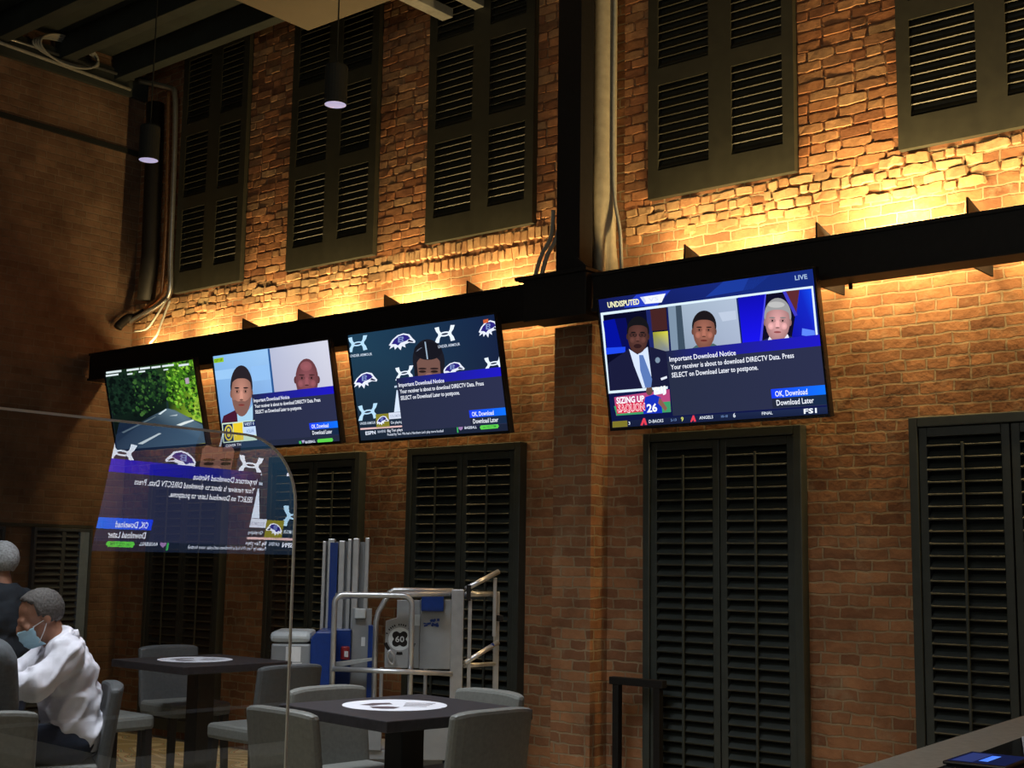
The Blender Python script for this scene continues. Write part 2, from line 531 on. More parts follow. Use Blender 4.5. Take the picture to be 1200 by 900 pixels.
class Masonry:
    def __init__(self, seed):
        self.v, self.f, self.c = [], [], []
        self.rnd = random.Random(seed)

    def stone(self, cx, cz, w, h, d, col, rot=0.0, rag=0.006):
        """one rough brick standing d out of the wall: a pillow shaped face with ragged outline"""
        rnd = self.rnd
        nx, nz = max(3, int(w / 0.03)), max(3, int(h / 0.03))
        n0 = len(self.v)
        sd = rnd.uniform(0, 90)
        for j in range(nz + 1):
            for i in range(nx + 1):
                u, v = -1 + 2 * i / nx, -1 + 2 * j / nz
                rim = 1 if (i in (0, nx) or j in (0, nz)) else 0
                x = u * w / 2 + rag * noise.noise((u * 2 + sd, v * 2, 0)) * 1.6
                z = v * h / 2 + rag * noise.noise((u * 2, v * 2 + sd, 5)) * 1.6
                corner = max(0, abs(u) ** 6 + abs(v) ** 6 - 1)
                x *= 1 - .06 * corner; z *= 1 - .10 * corner
                y_ = 0.004 if rim else -d * (1 + .35 * noise.noise((u * 1.5 + sd, v * 1.5, 9)) + .22 * noise.noise((u * 5 + sd, v * 4, 2)))
                X, Z = x * math.cos(rot) - z * math.sin(rot), x * math.sin(rot) + z * math.cos(rot)
                if not rim:                       # pull the face out to nearly the full outline
                    X *= 1.0; Z *= 1.0
                self.v.append((cx + X, y_, cz + Z)); self.c.append(col)
        for j in range(nz):
            for i in range(nx):
                a = n0 + j * (nx + 1) + i
                self.f.append((a, a + 1, a + nx + 2, a + nx + 1))
        # steep sides: move the second ring close to the rim
        for j in range(nz + 1):
            for i in range(nx + 1):
                if i in (1, nx - 1) or j in (1, nz - 1):
                    if i in (0, nx) or j in (0, nz):
                        continue
                    k = n0 + j * (nx + 1) + i
                    x, y_, z = self.v[k]
                    u = i if i not in (1, nx - 1) else (0 if i == 1 else nx)
                    w2 = j if j not in (1, nz - 1) else (0 if j == 1 else nz)
                    rx_, _, rz_ = self.v[n0 + w2 * (nx + 1) + u]
                    self.v[k] = (x + (rx_ - x) * .84, y_ * .94, z + (rz_ - z) * .80)

    def build(self, name):
        me = bpy.data.meshes.new(name)
        me.from_pydata(self.v, [], self.f)
        ca = me.color_attributes.new('tint', 'FLOAT_COLOR', 'POINT')
        ca.data.foreach_set('color', [q for c in self.c for q in (c[0], c[1], c[2], 1.0)])
        me.materials.append(TINT)
        bm = bmesh.new(); bm.from_mesh(me)
        bmesh.ops.recalc_face_normals(bm, faces=bm.faces)
        for f in bm.faces:
            if f.normal.y > 0:
                f.normal_flip()
            f.smooth = False
        bm.to_mesh(me); bm.free()
        o = bpy.data.objects.new(name, me); COL.objects.link(o)
        return struct(o)


def brick_tint(rnd, lime=0.0):
    k = rnd.uniform(.78, 1.15)
    base = rnd.choice([(0.40, 0.185, 0.088), (0.36, 0.155, 0.072), (0.40, 0.21, 0.105), (0.26, 0.115, 0.06), (0.40, 0.185, 0.088)])
    lm = (0.42, 0.33, 0.19)
    return tuple((b * (1 - lime) + l * lime) * k for b, l in zip(base, lm))


def pier(name, x0, x1, z0=4.20, z1=6.74):
    M = Masonry(int(x0 * 77) + 3)
    rnd = M.rnd
    row, k = 0.0715, 0
    z = z0 + row / 2
    while z < z1:
        x = x0 - (0.11 if k % 2 else 0) - rnd.uniform(0, .04)
        while x < x1:
            w = rnd.choice([.215, .215, .215, .20, .11])
            a, b = max(x, x0), min(x + w, x1)
            if b - a > .045:
                M.stone((a + b) / 2, z + rnd.uniform(-.005, .005), (b - a) - rnd.uniform(.003, .010), row - rnd.uniform(.002, .010),
                        rnd.uniform(.006, .015), brick_tint(rnd, rnd.choice([0, 0, 0, .12, .3])), rnd.uniform(-.015, .015), .006)
            x += w
        z += row; k += 1
    return M.build(name)


def rough_courses(name, x0, x1, tidy):
    M = Masonry(int(x0 * 100) + 9)
    rnd = M.rnd
    for zc, hh, lime in (((4.175, .105, .45), (4.045, .105, .3)) if tidy else ((4.185, .062, .45), (4.118, .066, .6), (4.050, .062, .5), (3.985, .062, .3))):
        x = x0
        while x < x1:
            w = rnd.uniform(.055, .08) if tidy else rnd.uniform(.06, .22)
            if rnd.random() > (.05 if tidy else .10):
                M.stone(x + w / 2, zc + rnd.uniform(-.008, .008), w - rnd.uniform(.004, .014), hh * rnd.uniform(.85, 1.08),
                        rnd.uniform(.010, .026) if tidy else rnd.uniform(.006, .024), brick_tint(rnd, lime * rnd.uniform(.5, 1.3)), rnd.uniform(-.05, .05), .012)
            x += w
    return M.build(name)


rough_courses('trim_15', 3.6, 5.75, True)
rough_courses('trim_20', 0.05, 3.6, False)
rough_courses('trim_16', 6.12, 11.5, False)
for i, (a, b_) in enumerate([(1.77, 2.42), (3.545, 4.155), (5.285, 5.95), (6.10, 6.345), (7.50, 8.212), (9.36, 11.4)]):
    pier('trim_%d' % (21 + i), a, b_)


# ------------------------------------------------------------------ shutters
def louver_set(mb, x0, x1, z0, z1, pitch, depth, tilt, y, th=0.009):
    n = max(1, int(round((z1 - z0) / pitch)))
    p = (z1 - z0) / n
    R = Matrix.Rotation(tilt, 3, 'X')
    for i in range(n):
        mb.box(((x0 + x1) / 2, y, z0 + p * (i + 0.5)), (x1 - x0, depth, th), R)


def lower_shutter(x0, x1, label, z0=0.08, z1=2.567):
    t = thing('louvered_shutter', label, 'shutter', ((x0 + x1) / 2, 0, 0), 0, 'tall lower shutters')
    w = x1 - x0
    h = w / 2
    c = MB()
    for s in (-1, 1):
        c.bx(s * h, s * (h - 0.055), -0.085, 0, z0, z1)
    c.bx(-h + 0.055, h - 0.055, -0.085, 0, z1 - 0.06, z1); c.bx(-h + 0.055, h - 0.055, -0.085, 0, z0, z0 + 0.10)
    c.build('casing', SHUT, t, bevel=0.006)
    MB().bx(-h + 0.05, h - 0.05, -0.012, -0.002, z0 + .05, z1 - .05).build('back_board', DARKREC, t)
    for s in (-1, 1):
        a, b = (-h + 0.058, -0.004) if s < 0 else (0.004, h - 0.058)
        f = MB()
        f.bx(a, a + 0.05, -0.072, -0.03, z0 + .105, z1 - 0.065); f.bx(b - 0.05, b, -0.072, -0.03, z0 + .105, z1 - 0.065)
        f.bx(a + .05, b - .05, -0.072, -0.03, z1 - 0.12, z1 - 0.065); f.bx(a + .05, b - .05, -0.072, -0.03, z0 + .105, z0 + 0.2)
        lf = f.build('leaf_frame', SHUT, t, bevel=0.004)
        l = MB(); louver_set(l, a + 0.05, b - 0.05, z0 + 0.2, z1 - 0.12, 0.0715, 0.068, math.radians(38), -0.05)
        l.build('louvers', SHUT, lf)
        m = (a + b) / 2
        MB().bx(m - 0.008, m + 0.008, -0.094, -0.080, z0 + 0.24, z1 - 0.16).build('tilt_rod', SHUT, lf, bevel=0.003)
    return t


def upper_shutter(x0, x1, label, z0=4.245, z1=6.74):
    t = thing('louvered_shutter', label, 'shutter', ((x0 + x1) / 2, 0, 0), 0, 'upper shutters above the beam')
    h = (x1 - x0) / 2
    cols = [(-h + 0.085, -0.075), (0.105, h - 0.085)]
    rows = [(z0 + 0.20, z0 + 0.83), (z0 + 0.955, z0 + 1.585), (z0 + 1.71, z1 - 0.12)]
    f = MB()
    y0, y1 = -0.055, -0.004
    f.bx(-h, -h + 0.085, y0, y1, z0, z1); f.bx(h - 0.085, h, y0, y1, z0, z1); f.bx(-0.075, 0.105, y0, y1, z0, z1)
    zs = [z0] + [q for r in rows for q in r] + [z1]
    for a, b in cols:
        for k in range(0, len(zs), 2):
            f.bx(a, b, y0, y1, zs[k], zs[k + 1])
    f.build('frame', SHUT_U, t)
    MB().bx(-h + .01, h - .01, -0.004, -0.001, z0 + .01, z1 - .01).build('back_board', SHUT_U, t)
    for a, b in cols:
        l = MB()
        for r in rows:
            louver_set(l, a, b, r[0], r[1], 0.0625, 0.050, math.radians(46), -0.030, 0.007)
        l.build('louvers', SHUT_U, t)
    return t


UP = [(0.74, 1.77), (2.42, 3.545), (4.155, 5.285), (6.345, 7.50), (8.212, 9.36)]
UPL = ['dark louvered shutter high in the left corner beside the conduits',
       'dark louvered shutter high above the second television from the left',
       'tall dark louvered shutter high on the wall just left of the black column',
       'olive-lit louvered shutter high above the largest television',
       'olive-lit louvered shutter cut off by the top right corner of the photo']
for (a, b), l in zip(UP, UPL):
    upper_shutter(a, b, l)
LO = [(0.55, 1.70), (2.33, 3.497), (4.045, 5.225), (6.325, 7.53), (8.24, 9.44)]
LOL = ['tall black shutter near the left corner behind the clear acrylic divider',
       'tall black shutter behind the aluminium mast of the blue lift',
       'tall black shutter behind the aluminium guardrails, left of the brick pier',
       'tall black shutter directly below the largest television',
       'tall black shutter at the right edge behind the grey counter']
for (a, b), l in zip(LO, LOL):
    lower_shutter(a, b, l)


def side_shutter(y0, y1, z1, label, stile=True):
    t = thing('louvered_shutter', label, 'shutter', (0.012, (y0 + y1) / 2, 0), PI / 2, 'shutters on the side wall')
    h = (y1 - y0) / 2
    z0 = 0.1
    c = MB()
    for s in (-1, 1):
        c.bx(s * h, s * (h - 0.03), -0.06, 0, z0, z1)
    c.bx(-h + .03, h - .03, -0.06, 0, z1 - 0.03, z1); c.bx(-h + .03, h - .03, -0.06, 0, z0, z0 + .08)
    c.build('casing', SHUT_S, t, bevel=0.004)
    MB().bx(-h + .02, h - .02, -0.01, -0.002, z0 + .05, z1 - .02).build('back_board', DARKREC, t)
    if stile:
        MB().bx(h - 0.13, h - 0.032, -0.055, -0.012, z0 + .08, z1 - .03).build('wide_stile', SHUT_SHEEN, t, bevel=0.004)['label'] = 'stile with painted blue sheen'
    e = h - (0.135 if stile else 0.04)
    m = (-h + .03 + e) / 2 + 0.06
    f = MB(); f.bx(m - 0.02, m + 0.02, -0.05, -0.012, z0 + .08, z1 - .03)
    f.build('mullion', SHUT_S, t)
    for a, b in ((-h + .03, m - .02), (m + .02, e)):
        l = MB(); louver_set(l, a, b, z0 + .1, z1 - .04, 0.06, 0.055, math.radians(38), -0.035)
        l.build('louvers', SHUT_S, t)
    return t


side_shutter(-0.98, -0.36, 1.93, 'dark shutter with blue sheen painted on its stile, on the left wall, between the two men and the corner')
side_shutter(-1.90, -1.27, 1.93, 'dark shutter at the left edge of the photo behind the silver-haired man', False)
struct(MB().bx(0, 0.04, -1.95, -0.34, 1.935, 1.965).build('trim_19', SHUT))


# ------------------------------------------------------------------ steel
def i_beam(x0, x1, label):
    t = thing('steel_beam', label, 'beam', (x0, -0.40, 3.38))
    L = x1 - x0
    b = MB()
    b.bx(0, L, -0.10, 0.10, 0, 0.022); b.bx(0, L, -0.10, 0.10, 0.248, 0.27); b.bx(0, L, -0.085, -0.068, 0.022, 0.248)
    b.build('girder', BLACK, t)
    return t


def stiffener(t, x):
    b = MB()
    b.prism([(x - 0.006, 0.0), (x + 0.006, 0.0), (x + 0.006, 0.1), (x - 0.006, 0.1)], 0.1, 0.39)
    b.add([(x - .006, .02, .27), (x + .006, .02, .27), (x - .006, .02, .40), (x + .006, .02, .40),
           (x - .006, .395, .27), (x + .006, .395, .27), (x - .006, .395, .31), (x + .006, .395, .31)],
          [(0, 1, 3, 2), (4, 6, 7, 5), (0, 4, 5, 1), (2, 3, 7, 6), (0, 2, 6, 4), (1, 5, 7, 3)])
    b.build('bracket', BLACK, t)


bl = i_beam(0.03, 5.60, 'long black steel beam over the three left televisions')
for px, py in [(282, 384), (347, 372), (448, 358), (545, 340)]:
    stiffener(bl, at_y(px, py, -0.4).x - 0.03)
br_ = i_beam(6.18, XR - 0.1, 'black steel beam running right above the largest television')
for px, py in [(800, 300), (955, 276), (1132, 243)]:
    stiffener(br_, at_y(px, py, -0.4).x - 6.18)
for x in (3.5, 5.3):
    MB().box((x - .03, 0.03, 0.285), (0.05, 0.09, 0.03)).build('clamp', BLACK, bl, bevel=0.004)
for x in (7.75, 8.0):
    MB().tube([(x - 6.18, .08, 0.0), (x - 6.18, .08, -0.035)], 0.012).build('bolt', BLACK, br_)
tcol = thing('steel_column', 'black steel column rising from the joint of the two beams', 'column', (5.955, -0.42, 3.36))
b = MB()
b.bx(-0.07, 0.135, -0.10, 0.05, 0.325, 3.38)
b.build('shaft', BLACK, tcol)
b = MB(); b.bx(-0.34, 0.215, -0.13, 0.12, 0.0, 0.30)
b.build('joint_box', BLACK, tcol, bevel=0.006)
b = MB(); b.bx(-0.40, 0.235, -0.16, 0.14, 0.30, 0.325)
b.build('cap_plate', BLACK, tcol, bevel=0.004)
b = MB()
b.prism([(0.15, 0.325), (0.24, 0.325), (0.15, 0.40)], -0.15, -0.13)
b.build('gusset', BLACK, tcol)

# cloth wrapped riser beside the column, with folds
t = thing('wrapped_riser', 'beige cloth-wrapped vertical riser just right of the black column', 'pipe cover', (6.025, -0.17, 3.70))
mb = MB()
n, rows = 40, 30
vs, fs = [], []
for j in range(rows + 1):
    s = j / rows
    z = 2.7 * s
    for k in range(n):
        a = 2 * PI * k / n
        fold = (1 - min(1, s * 3.0)) ** 1.5
        r = 1 + (0.22 * math.sin(a * 5 + s * 14) + 0.1 * math.sin(a * 9 - 3)) * fold
        vs.append((0.105 * r * math.cos(a), 0.105 * r * math.sin(a), z))
for j in range(rows):
    for k in range(n):
        fs.append((j * n + k, j * n + (k + 1) % n, (j + 1) * n + (k + 1) % n, (j + 1) * n + k))
fs.append(tuple(range(n))[::-1]); fs.append(tuple(rows * n + k for k in range(n)))
mb.add(vs, fs).build('cloth_sleeve', DUCTM, t, smooth=True)
MB().tube([(0, 0, -0.03), (0, 0, 2.6)], 0.03).build('inner_pipe', CABG, t)
cb = MB().tube(smooth_path([(6.155, -0.20, 6.0), (6.145, -0.20, 5.2), (6.145, -0.2, 4.6), (6.16, -0.2, 4.25), (6.22, -0.22, 4.0), (6.27, -0.27, 3.70)]), 0.013, 8).build('cable', CABG, smooth=True)
tag(cb, 'grey cable running down the right side of the beige riser', 'cable')
for i, dx in enumerate((0.0, 0.06)):
    cb = MB().tube(smooth_path([(5.62 + dx, -0.22, 4.25), (5.60 + dx, -0.22, 4.05), (5.50 + dx, -0.22, 3.9), (5.44 + dx, -0.24, 3.64)]), 0.016, 8).build('cable', CABG, smooth=True)
    tag(cb, ['outer of the two grey cables looping behind the column onto the beam', 'inner of the two grey cables looping behind the column onto the beam'][i], 'cable', 'cables behind the column')

# ------------------------------------------------------------------ corner pipes and conduits
y = -0.09


def pth(pts, yy):
    return [at_y(px, py, yy) for px, py in pts]


c1 = MB().tube(smooth_path([at_x(178, 100, 0.1) + Vector((0, -0.15, 0)), at_y(199, 103, -0.09), at_y(205, 112, -0.09), at_y(205, 160, -0.09), at_y(203, 220, -0.09), at_y(200, 300, -0.09), at_y(199, 340, -0.09), at_y(190, 354, -0.09), at_y(168, 368, -0.10), at_y(152, 377, -0.11)]), 0.026, 10).build('conduit', CONG, smooth=True)
tag(c1, 'grey metal conduit down the left corner, bending toward the side wall', 'conduit', 'conduits in the left corner')
c2 = MB().tube(smooth_path(pth([(198, 108), (197, 180), (195, 260), (191, 330), (187, 347), (174, 359), (160, 369)], -0.08)), 0.020, 10).build('conduit', CONO, smooth=True)
tag(c2, 'copper coloured pipe beside the grey conduit in the left corner', 'pipe', 'conduits in the left corner')
c3 = MB().tube(pth([(182, 122), (180, 200), (176, 300), (171, 352)], -0.10), 0.090, 18).build('drain_pipe', BLACK, smooth=True)
tag(c3, 'black vertical drain pipe in the corner left of the conduits', 'pipe')
c4 = MB().tube(smooth_path([at_x(138, 384, 0.12), at_x(141, 380, 0.12), at_x(150, 373, 0.12), at_y(160, 372, -0.08), at_y(170, 366, -0.08)]), 0.045, 12).build('pipe_elbow', BLACK, smooth=True)
tag(c4, 'black pipe elbow with open end on the left wall below the conduits', 'pipe')
for i, pts in enumerate([[(196, 350), (182, 372), (172, 385), (158, 388)], [(199, 352), (190, 376), (184, 392), (176, 402)]]):
    o = MB().tube(smooth_path(pth(pts, -0.13)), 0.012, 8).build('flexible_conduit', CABG, smooth=True)
    tag(o, ['upper bright flexible conduit hanging below the corner bend', 'lower bright flexible conduit dropping from the corner bend to the beam'][i], 'conduit', 'flexible conduits')
o = MB().tube([at_x(-40, 30, 0.09), at_x(0, 42, 0.09), at_x(157, 93, 0.09)], 0.016, 8).build('conduit', CONG, smooth=True)
tag(o, 'thin bright conduit along the top of the left wall', 'conduit')
o = MB().tube([at_x(-40, 36, 0.09), at_x(0, 50, 0.09), at_x(153, 105, 0.09)], 0.018, 8).build('conduit', CABG, smooth=True)
tag(o, 'dull grey conduit under the bright one along the left wall top', 'conduit')
cc = at_x(78, 62, 0.12)
mb = MB()
for i in range(4):
    pts = arc((cc.x + 0.02 * i, cc.y, cc.z), 1.0, 0, 360, 36, (0.0, 0.36 - .015 * i, 0), (0.0, 0, 0.10 + .015 * i))
    mb.tube(pts, 0.012, 6)
o = mb.build('cable_coil', CABG, smooth=True)
tag(o, 'coil of spare cable hung at the top of the left wall', 'cable coil')


# ------------------------------------------------------------------ pendant downlights
def lens_mat():
    m, nt, b = new_mat('lit_lens')
    b.inputs['Base Color'].default_value = (0.4, 0.4, 0.45, 1)
    b.inputs['Emission Color'].default_value = (0.42, 0.47, 0.95, 1)
    b.inputs['Emission Strength'].default_value = 0.55
    return m


LENS = lens_mat()
CANM = mat('black_can', (0.010, 0.012, 0.011), 0.8)
for (px, py, d, top, lab) in [(393, 123, 10.0, 6.1, 'black hanging can light with pale blue lens in front of the second upper shutter'),
                              (174, 188, 11.5, 6.75, 'black hanging can light with pale blue lens at the left corner')]:
    p = at_d(px, py, d)
    t = thing('pendant_light', lab, 'lamp', p, 0, 'hanging can lights')
    MB().lathe([(0.070, 0.012), (0.086, 0.0), (0.088, 0.02), (0.088, 0.30), (0.080, 0.315), (0.02, 0.32)]).build('can', CANM, t, smooth=False)
    MB().lathe([(0.010, 0.004), (0.082, 0.0015), (0.082, 0.010)]).build('lens', LENS, t)
    MB().tube([(0, 0, 0.3), (0, 0, top - p.z)], 0.006).build('stem', CANM, t)


# ------------------------------------------------------------------ television pictures
def homog(src, dst):
    A = []
    for (x, y), (X, Y) in zip(src, dst):
        A.append([x, y, 1, 0, 0, 0, -X * x, -X * y, -X]); A.append([0, 0, 0, x, y, 1, -Y * x, -Y * y, -Y])
    return np.linalg.svd(np.array(A, float))[2][-1].reshape(3, 3)


_text = {}


def text_mesh(s, bold=0.0):
    k = (s, bold)
    if k not in _text:
        cu = bpy.data.curves.new('lettering', 'FONT')
        cu.body = s; cu.size = 1.0; cu.resolution_u = 2; cu.offset = bold
        ob = bpy.data.objects.new('lettering', cu)
        me = ob.to_mesh()
        vs = [(v.co.x, v.co.y) for v in me.vertices]
        fs = [tuple(p.vertices) for p in me.polygons]
        ob.to_mesh_clear()
        bpy.data.objects.remove(ob); bpy.data.curves.remove(cu)
        xs = [v[0] for v in vs] or [0, 1]
        _text[k] = (vs, fs, min(xs), max(xs))
    return _text[k]


class Picture:
    """a lit picture drawn in u (right), v (down) from 0 to 1"""

    def __init__(self, corners=None):
        self.H = homog(corners, [(0, 0), (1, 0), (1, 1), (0, 1)]) if corners else np.eye(3)
        self.v, self.f, self.c = [], [], []

    def q(self, p):
        a = self.H @ np.array([p[0], p[1], 1.0])
        return (min(1, max(0, a[0] / a[2])), min(1, max(0, a[1] / a[2])))

    def uvpoly(self, pts, col, layer=1):
        n = len(self.v)
        self.v += [(p[0], p[1], layer) for p in pts]
        self.f.append(tuple(range(n, n + len(pts))))
        cs = col if isinstance(col, list) else [col] * len(pts)
        self.c += [rgb(*c) for c in cs]

    def poly(self, pts, col, layer=1):
        self.uvpoly([self.q(p) for p in pts], col, layer)

    def rect(self, u0, v0, u1, v1, col, layer=1):
        if isinstance(col, list) and len(col) == 2:
            col = [col[0], col[1], col[1], col[0]]
        self.uvpoly([(u0, v0), (u1, v0), (u1, v1), (u0, v1)], col, layer)

    def ell(self, cx, cy, rx, ry, col, layer=1, a0=0, a1=360, n=28, tilt=0):
        t = math.radians(tilt)
        pts = []
        for i in range(n + (0 if a1 - a0 == 360 else 1)):
            a = math.radians(a0 + (a1 - a0) * i / n)
            x, y2 = rx * math.cos(a), ry * math.sin(a)
            pts.append((cx + x * math.cos(t) - y2 * math.sin(t), cy + x * math.sin(t) + y2 * math.cos(t)))
        self.poly(pts, col, layer)

    def ellg(self, cx, cy, rx, ry, c0, c1, layer=1, n=24):
        u, v = self.q((cx, cy))
        k = len(self.v)
        self.v.append((u, v, layer)); self.c.append(rgb(*c0))
        for i in range(n):
            a = 2 * PI * i / n
            u, v = self.q((cx + rx * math.cos(a), cy + ry * math.sin(a)))
            self.v.append((u, v, layer)); self.c.append(rgb(*c1))
        self.f += [(k, k + 1 + i, k + 1 + (i + 1) % n) for i in range(n)]

    def uvtext(self, s, u0, u1, vc, vh, col, layer=8, bold=0.01):
        vs, fs, x0, x1 = text_mesh(s, bold)
        n = len(self.v)
        for x, y2 in vs:
            self.v.append((u0 + (x - x0) / (x1 - x0) * (u1 - u0), vc + vh * 0.5 - y2 / 0.72 * vh, layer))
        self.f += [tuple(n + i for i in f) for f in fs]
        self.c += [rgb(*col)] * len(vs)

    def text(self, s, p0, p1, h, col, layer=8, bold=0.01):
        """between two picture points on the mid line of the letters, h = letter height in the same units"""
        a, b2 = np.array(p0, float), np.array(p1, float)
        vs, fs, x0, x1 = text_mesh(s, bold)
        d = (b2 - a); up = np.array([d[1], -d[0]]) / max(1e-6, np.hypot(*d))
        n = len(self.v)
        for x, y2 in vs:
            p = a + d * (x - x0) / (x1 - x0) + up * (y2 / 0.72 - 0.5) * h
            u, v = self.q(p)
            self.v.append((u, v, layer))
        self.f += [tuple(n + i for i in f) for f in fs]
        self.c += [rgb(*col)] * len(vs)

    def mesh(self, w, h):
        me = bpy.data.meshes.new('screen')
        me.from_pydata([((u - .5) * w, -0.0005 * l, (.5 - v) * h) for u, v, l in self.v], [], self.f)
        ca = me.color_attributes.new('picture', 'FLOAT_COLOR', 'POINT')
        buf = []
        for c in self.c:
            buf += [c[0], c[1], c[2], 1.0]
        ca.data.foreach_set('color', buf)
        return me


def notice(P, body_top=0.475):
    P.uvpoly([(.312, .452), (1, .452), (1, .53), (.312, .53)], [(30, 36, 66), (30, 24, 190), (30, 24, 190), (30, 36, 66)], 14)
    P.rect(.312, .53, 1, .94, [(38, 44, 66), (42, 46, 74)], 14)
    P.rect(.771, .80, 1, .866, [(26, 60, 235), (16, 110, 240)], 15)
    P.rect(.771, .866, 1, .935, [(34, 38, 56), (20, 40, 70)], 15)
    W_ = (236, 240, 250)
    P.uvtext('Important Download Notice', .325, .635, .515, .038, W_, 18)
    P.uvtext('Your receiver is about to download DIRECTV Data. Press', .328, .885, .575, .037, W_, 18)
    P.uvtext('SELECT on Download Later to postpone.', .328, .726, .635, .037, W_, 18)
    P.uvtext('OK, Download', .788, .925, .835, .040, W_, 18)
    P.uvtext('Download Later', .790, .948, .898, .040, W_, 18)


def face(P, cx, cy, rx, ry, skin, hair, L=3, bald=False, beard=None, glasses=False, tilt=0, hairh=1.0):
    def sh(c, k):
        return tuple(max(0, min(255, int(v * k))) for v in c)
    dk, lt = sh(skin, .66), sh(skin, 1.14)
    if not bald:
        P.ell(cx, cy - ry * .26, rx * 1.08, ry * .84 * hairh, hair, L, tilt=tilt)
    for q in (-1, 1):
        P.ell(cx + q * rx * .97, cy + ry * .04, rx * .14, ry * .18, dk, L)
    P.ellg(cx, cy, rx * .97, ry, sh(skin, 1.05), sh(skin, .74), L + 1)
    if bald:
        P.ellg(cx - rx * .05, cy - ry * .62, rx * .5, ry * .24, lt, sh(skin, 1.02), L + 2)
    else:
        pts = []
        for i in range(19):
            a = math.radians(192 + 156 * i / 18)
            pts.append((cx + rx * 1.07 * math.cos(a), cy + ry * (1.04 * hairh) * math.sin(a)))
        for i in range(13):
            u = .92 - 1.84 * i / 12
            pts.append((cx + rx * u, cy - ry * (.60 - .26 * abs(u) ** 3)))
        P.poly(pts, hair, L + 2)
    if beard:
        pts = [(cx + rx * .93 * math.cos(math.radians(a)), cy + ry * 1.0 * math.sin(math.radians(a))) for a in range(8, 173, 11)]
        pts += [(cx - rx * .62, cy + ry * .30), (cx - rx * .34, cy + ry * .37), (cx, cy + ry * .34), (cx + rx * .34, cy + ry * .37), (cx + rx * .62, cy + ry * .30)]
        P.poly(pts, beard, L + 2)
    for q in (-1, 1):
        P.ellg(cx + q * rx * .52, cy + ry * .22, rx * .24, ry * .18, lt, sh(skin, .98), L + 3) if not beard else None
        P.ellg(cx + q * rx * .41, cy - ry * .06, rx * .27, ry * .12, sh(skin, .60), sh(skin, .88), L + 3)
        P.ell(cx + q * rx * .41, cy - ry * .05, rx * .16, ry * .042, sh(skin, .92), L + 4)
        P.ell(cx + q * rx * .41, cy - ry * .05, rx * .085, ry * .045, (30, 22, 24), L + 5)
        P.ell(cx + q * rx * .43, cy - ry * .20, rx * .25, ry * .032, sh(hair, .8) if not bald else sh(skin, .5), L + 4)
        if glasses:
            P.ell(cx + q * rx * .44, cy - ry * .05, rx * .36, ry * .13, (30, 24, 28), L + 3)
            P.ell(cx + q * rx * .44, cy - ry * .05, rx * .30, ry * .10, sh(skin, .72), L + 4)
    P.poly([(cx - rx * .08, cy - ry * .06), (cx + rx * .08, cy - ry * .06), (cx + rx * .17, cy + ry * .24), (cx + rx * .10, cy + ry * .30), (cx - rx * .10, cy + ry * .30), (cx - rx * .17, cy + ry * .24)], sh(skin, 1.10), L + 4)
    P.ell(cx, cy + ry * .30, rx * .17, ry * .035, sh(skin, .58), L + 5)
    lip = (int(skin[0] * .74), int(skin[1] * .52), int(skin[2] * .54))
    P.ell(cx, cy + ry * .52, rx * .30, ry * .050, lip, L + 4)
    P.ell(cx, cy + ry * .515, rx * .30, ry * .012, sh(lip, .6), L + 5)


def clasp_logo(P, cx, cy, w, h, col=(235, 240, 250), L=3, lean=-0.08):
    """two facing curved arms crossed by a ring"""
    def m(x, y2):
        return (cx + x * w / 2, cy + y2 * h / 2 + lean * x * w)
    for s in (-1, 1):
        out = [(s * 1.0, -.95), (s * .58, -1.0), (s * .50, -.45), (s * .30, -.12), (s * .30, .12), (s * .50, .45), (s * .58, 1.0), (s * 1.0, .95),
               (s * .86, .45), (s * .66, .12), (s * .66, -.12), (s * .86, -.45)]
        P.poly([m(*p) for p in out], col, L)
    ring = []
    for i in range(24):
        a = 2 * PI * i / 24
        ring.append(m(.56 * math.cos(a), .30 * math.sin(a)))
    P.poly(ring, col, L)
    P.poly([m(.34 * math.cos(2 * PI * i / 20), .13 * math.sin(2 * PI * i / 20)) for i in range(20)], (40, 50, 70), L + 1)


def bird_logo(P, cx, cy, w, h, L=3, lean=-0.06, flip=1):
    def m(x, y2):
        return (cx + flip * x * w / 2, cy + y2 * h / 2 + lean * x * w * flip)
    outer = [(-1, .25), (-.75, -.35), (-.35, -.85), (.1, -1), (.55, -.8), (.75, -.35), (1, .1), (.95, .32), (.55, .2), (.2, .35), (.25, .75),
             (-.02, .5), (-.12, 1), (-.35, .55), (-.55, .85), (-.62, .45), (-.95, .7), (-.85, .35)]
    P.poly([m(*p) for p in outer], (222, 228, 244), L)
    inner = [(-.8, .15), (-.6, -.35), (-.25, -.72), (.1, -.84), (.45, -.66), (.62, -.3), (.3, -.05), (-.1, .1), (-.3, .4), (-.5, .2)]
    P.poly([m(*p) for p in inner], (42, 36, 122), L + 1)
    P.poly([m(*p) for p in [(.5, -.2), (.86, .1), (.8, .2), (.4, .05)]], (30, 30, 60), L + 1)
    P.poly([m(*p) for p in [(-.3, -.6), (.08, -.62), (.14, -.4), (.02, -.3), (.12, -.12), (0, .02), (-.3, .05)]], (120, 140, 190), L + 2)
    P.poly([m(*p) for p in [(-.18, -.5), (0, -.5), (0, -.36), (-.18, -.36)]], (42, 36, 122), L + 3)
    P.poly([m(*p) for p in [(-.18, -.25), (0, -.25), (0, -.08), (-.18, -.08)]], (42, 36, 122), L + 3)


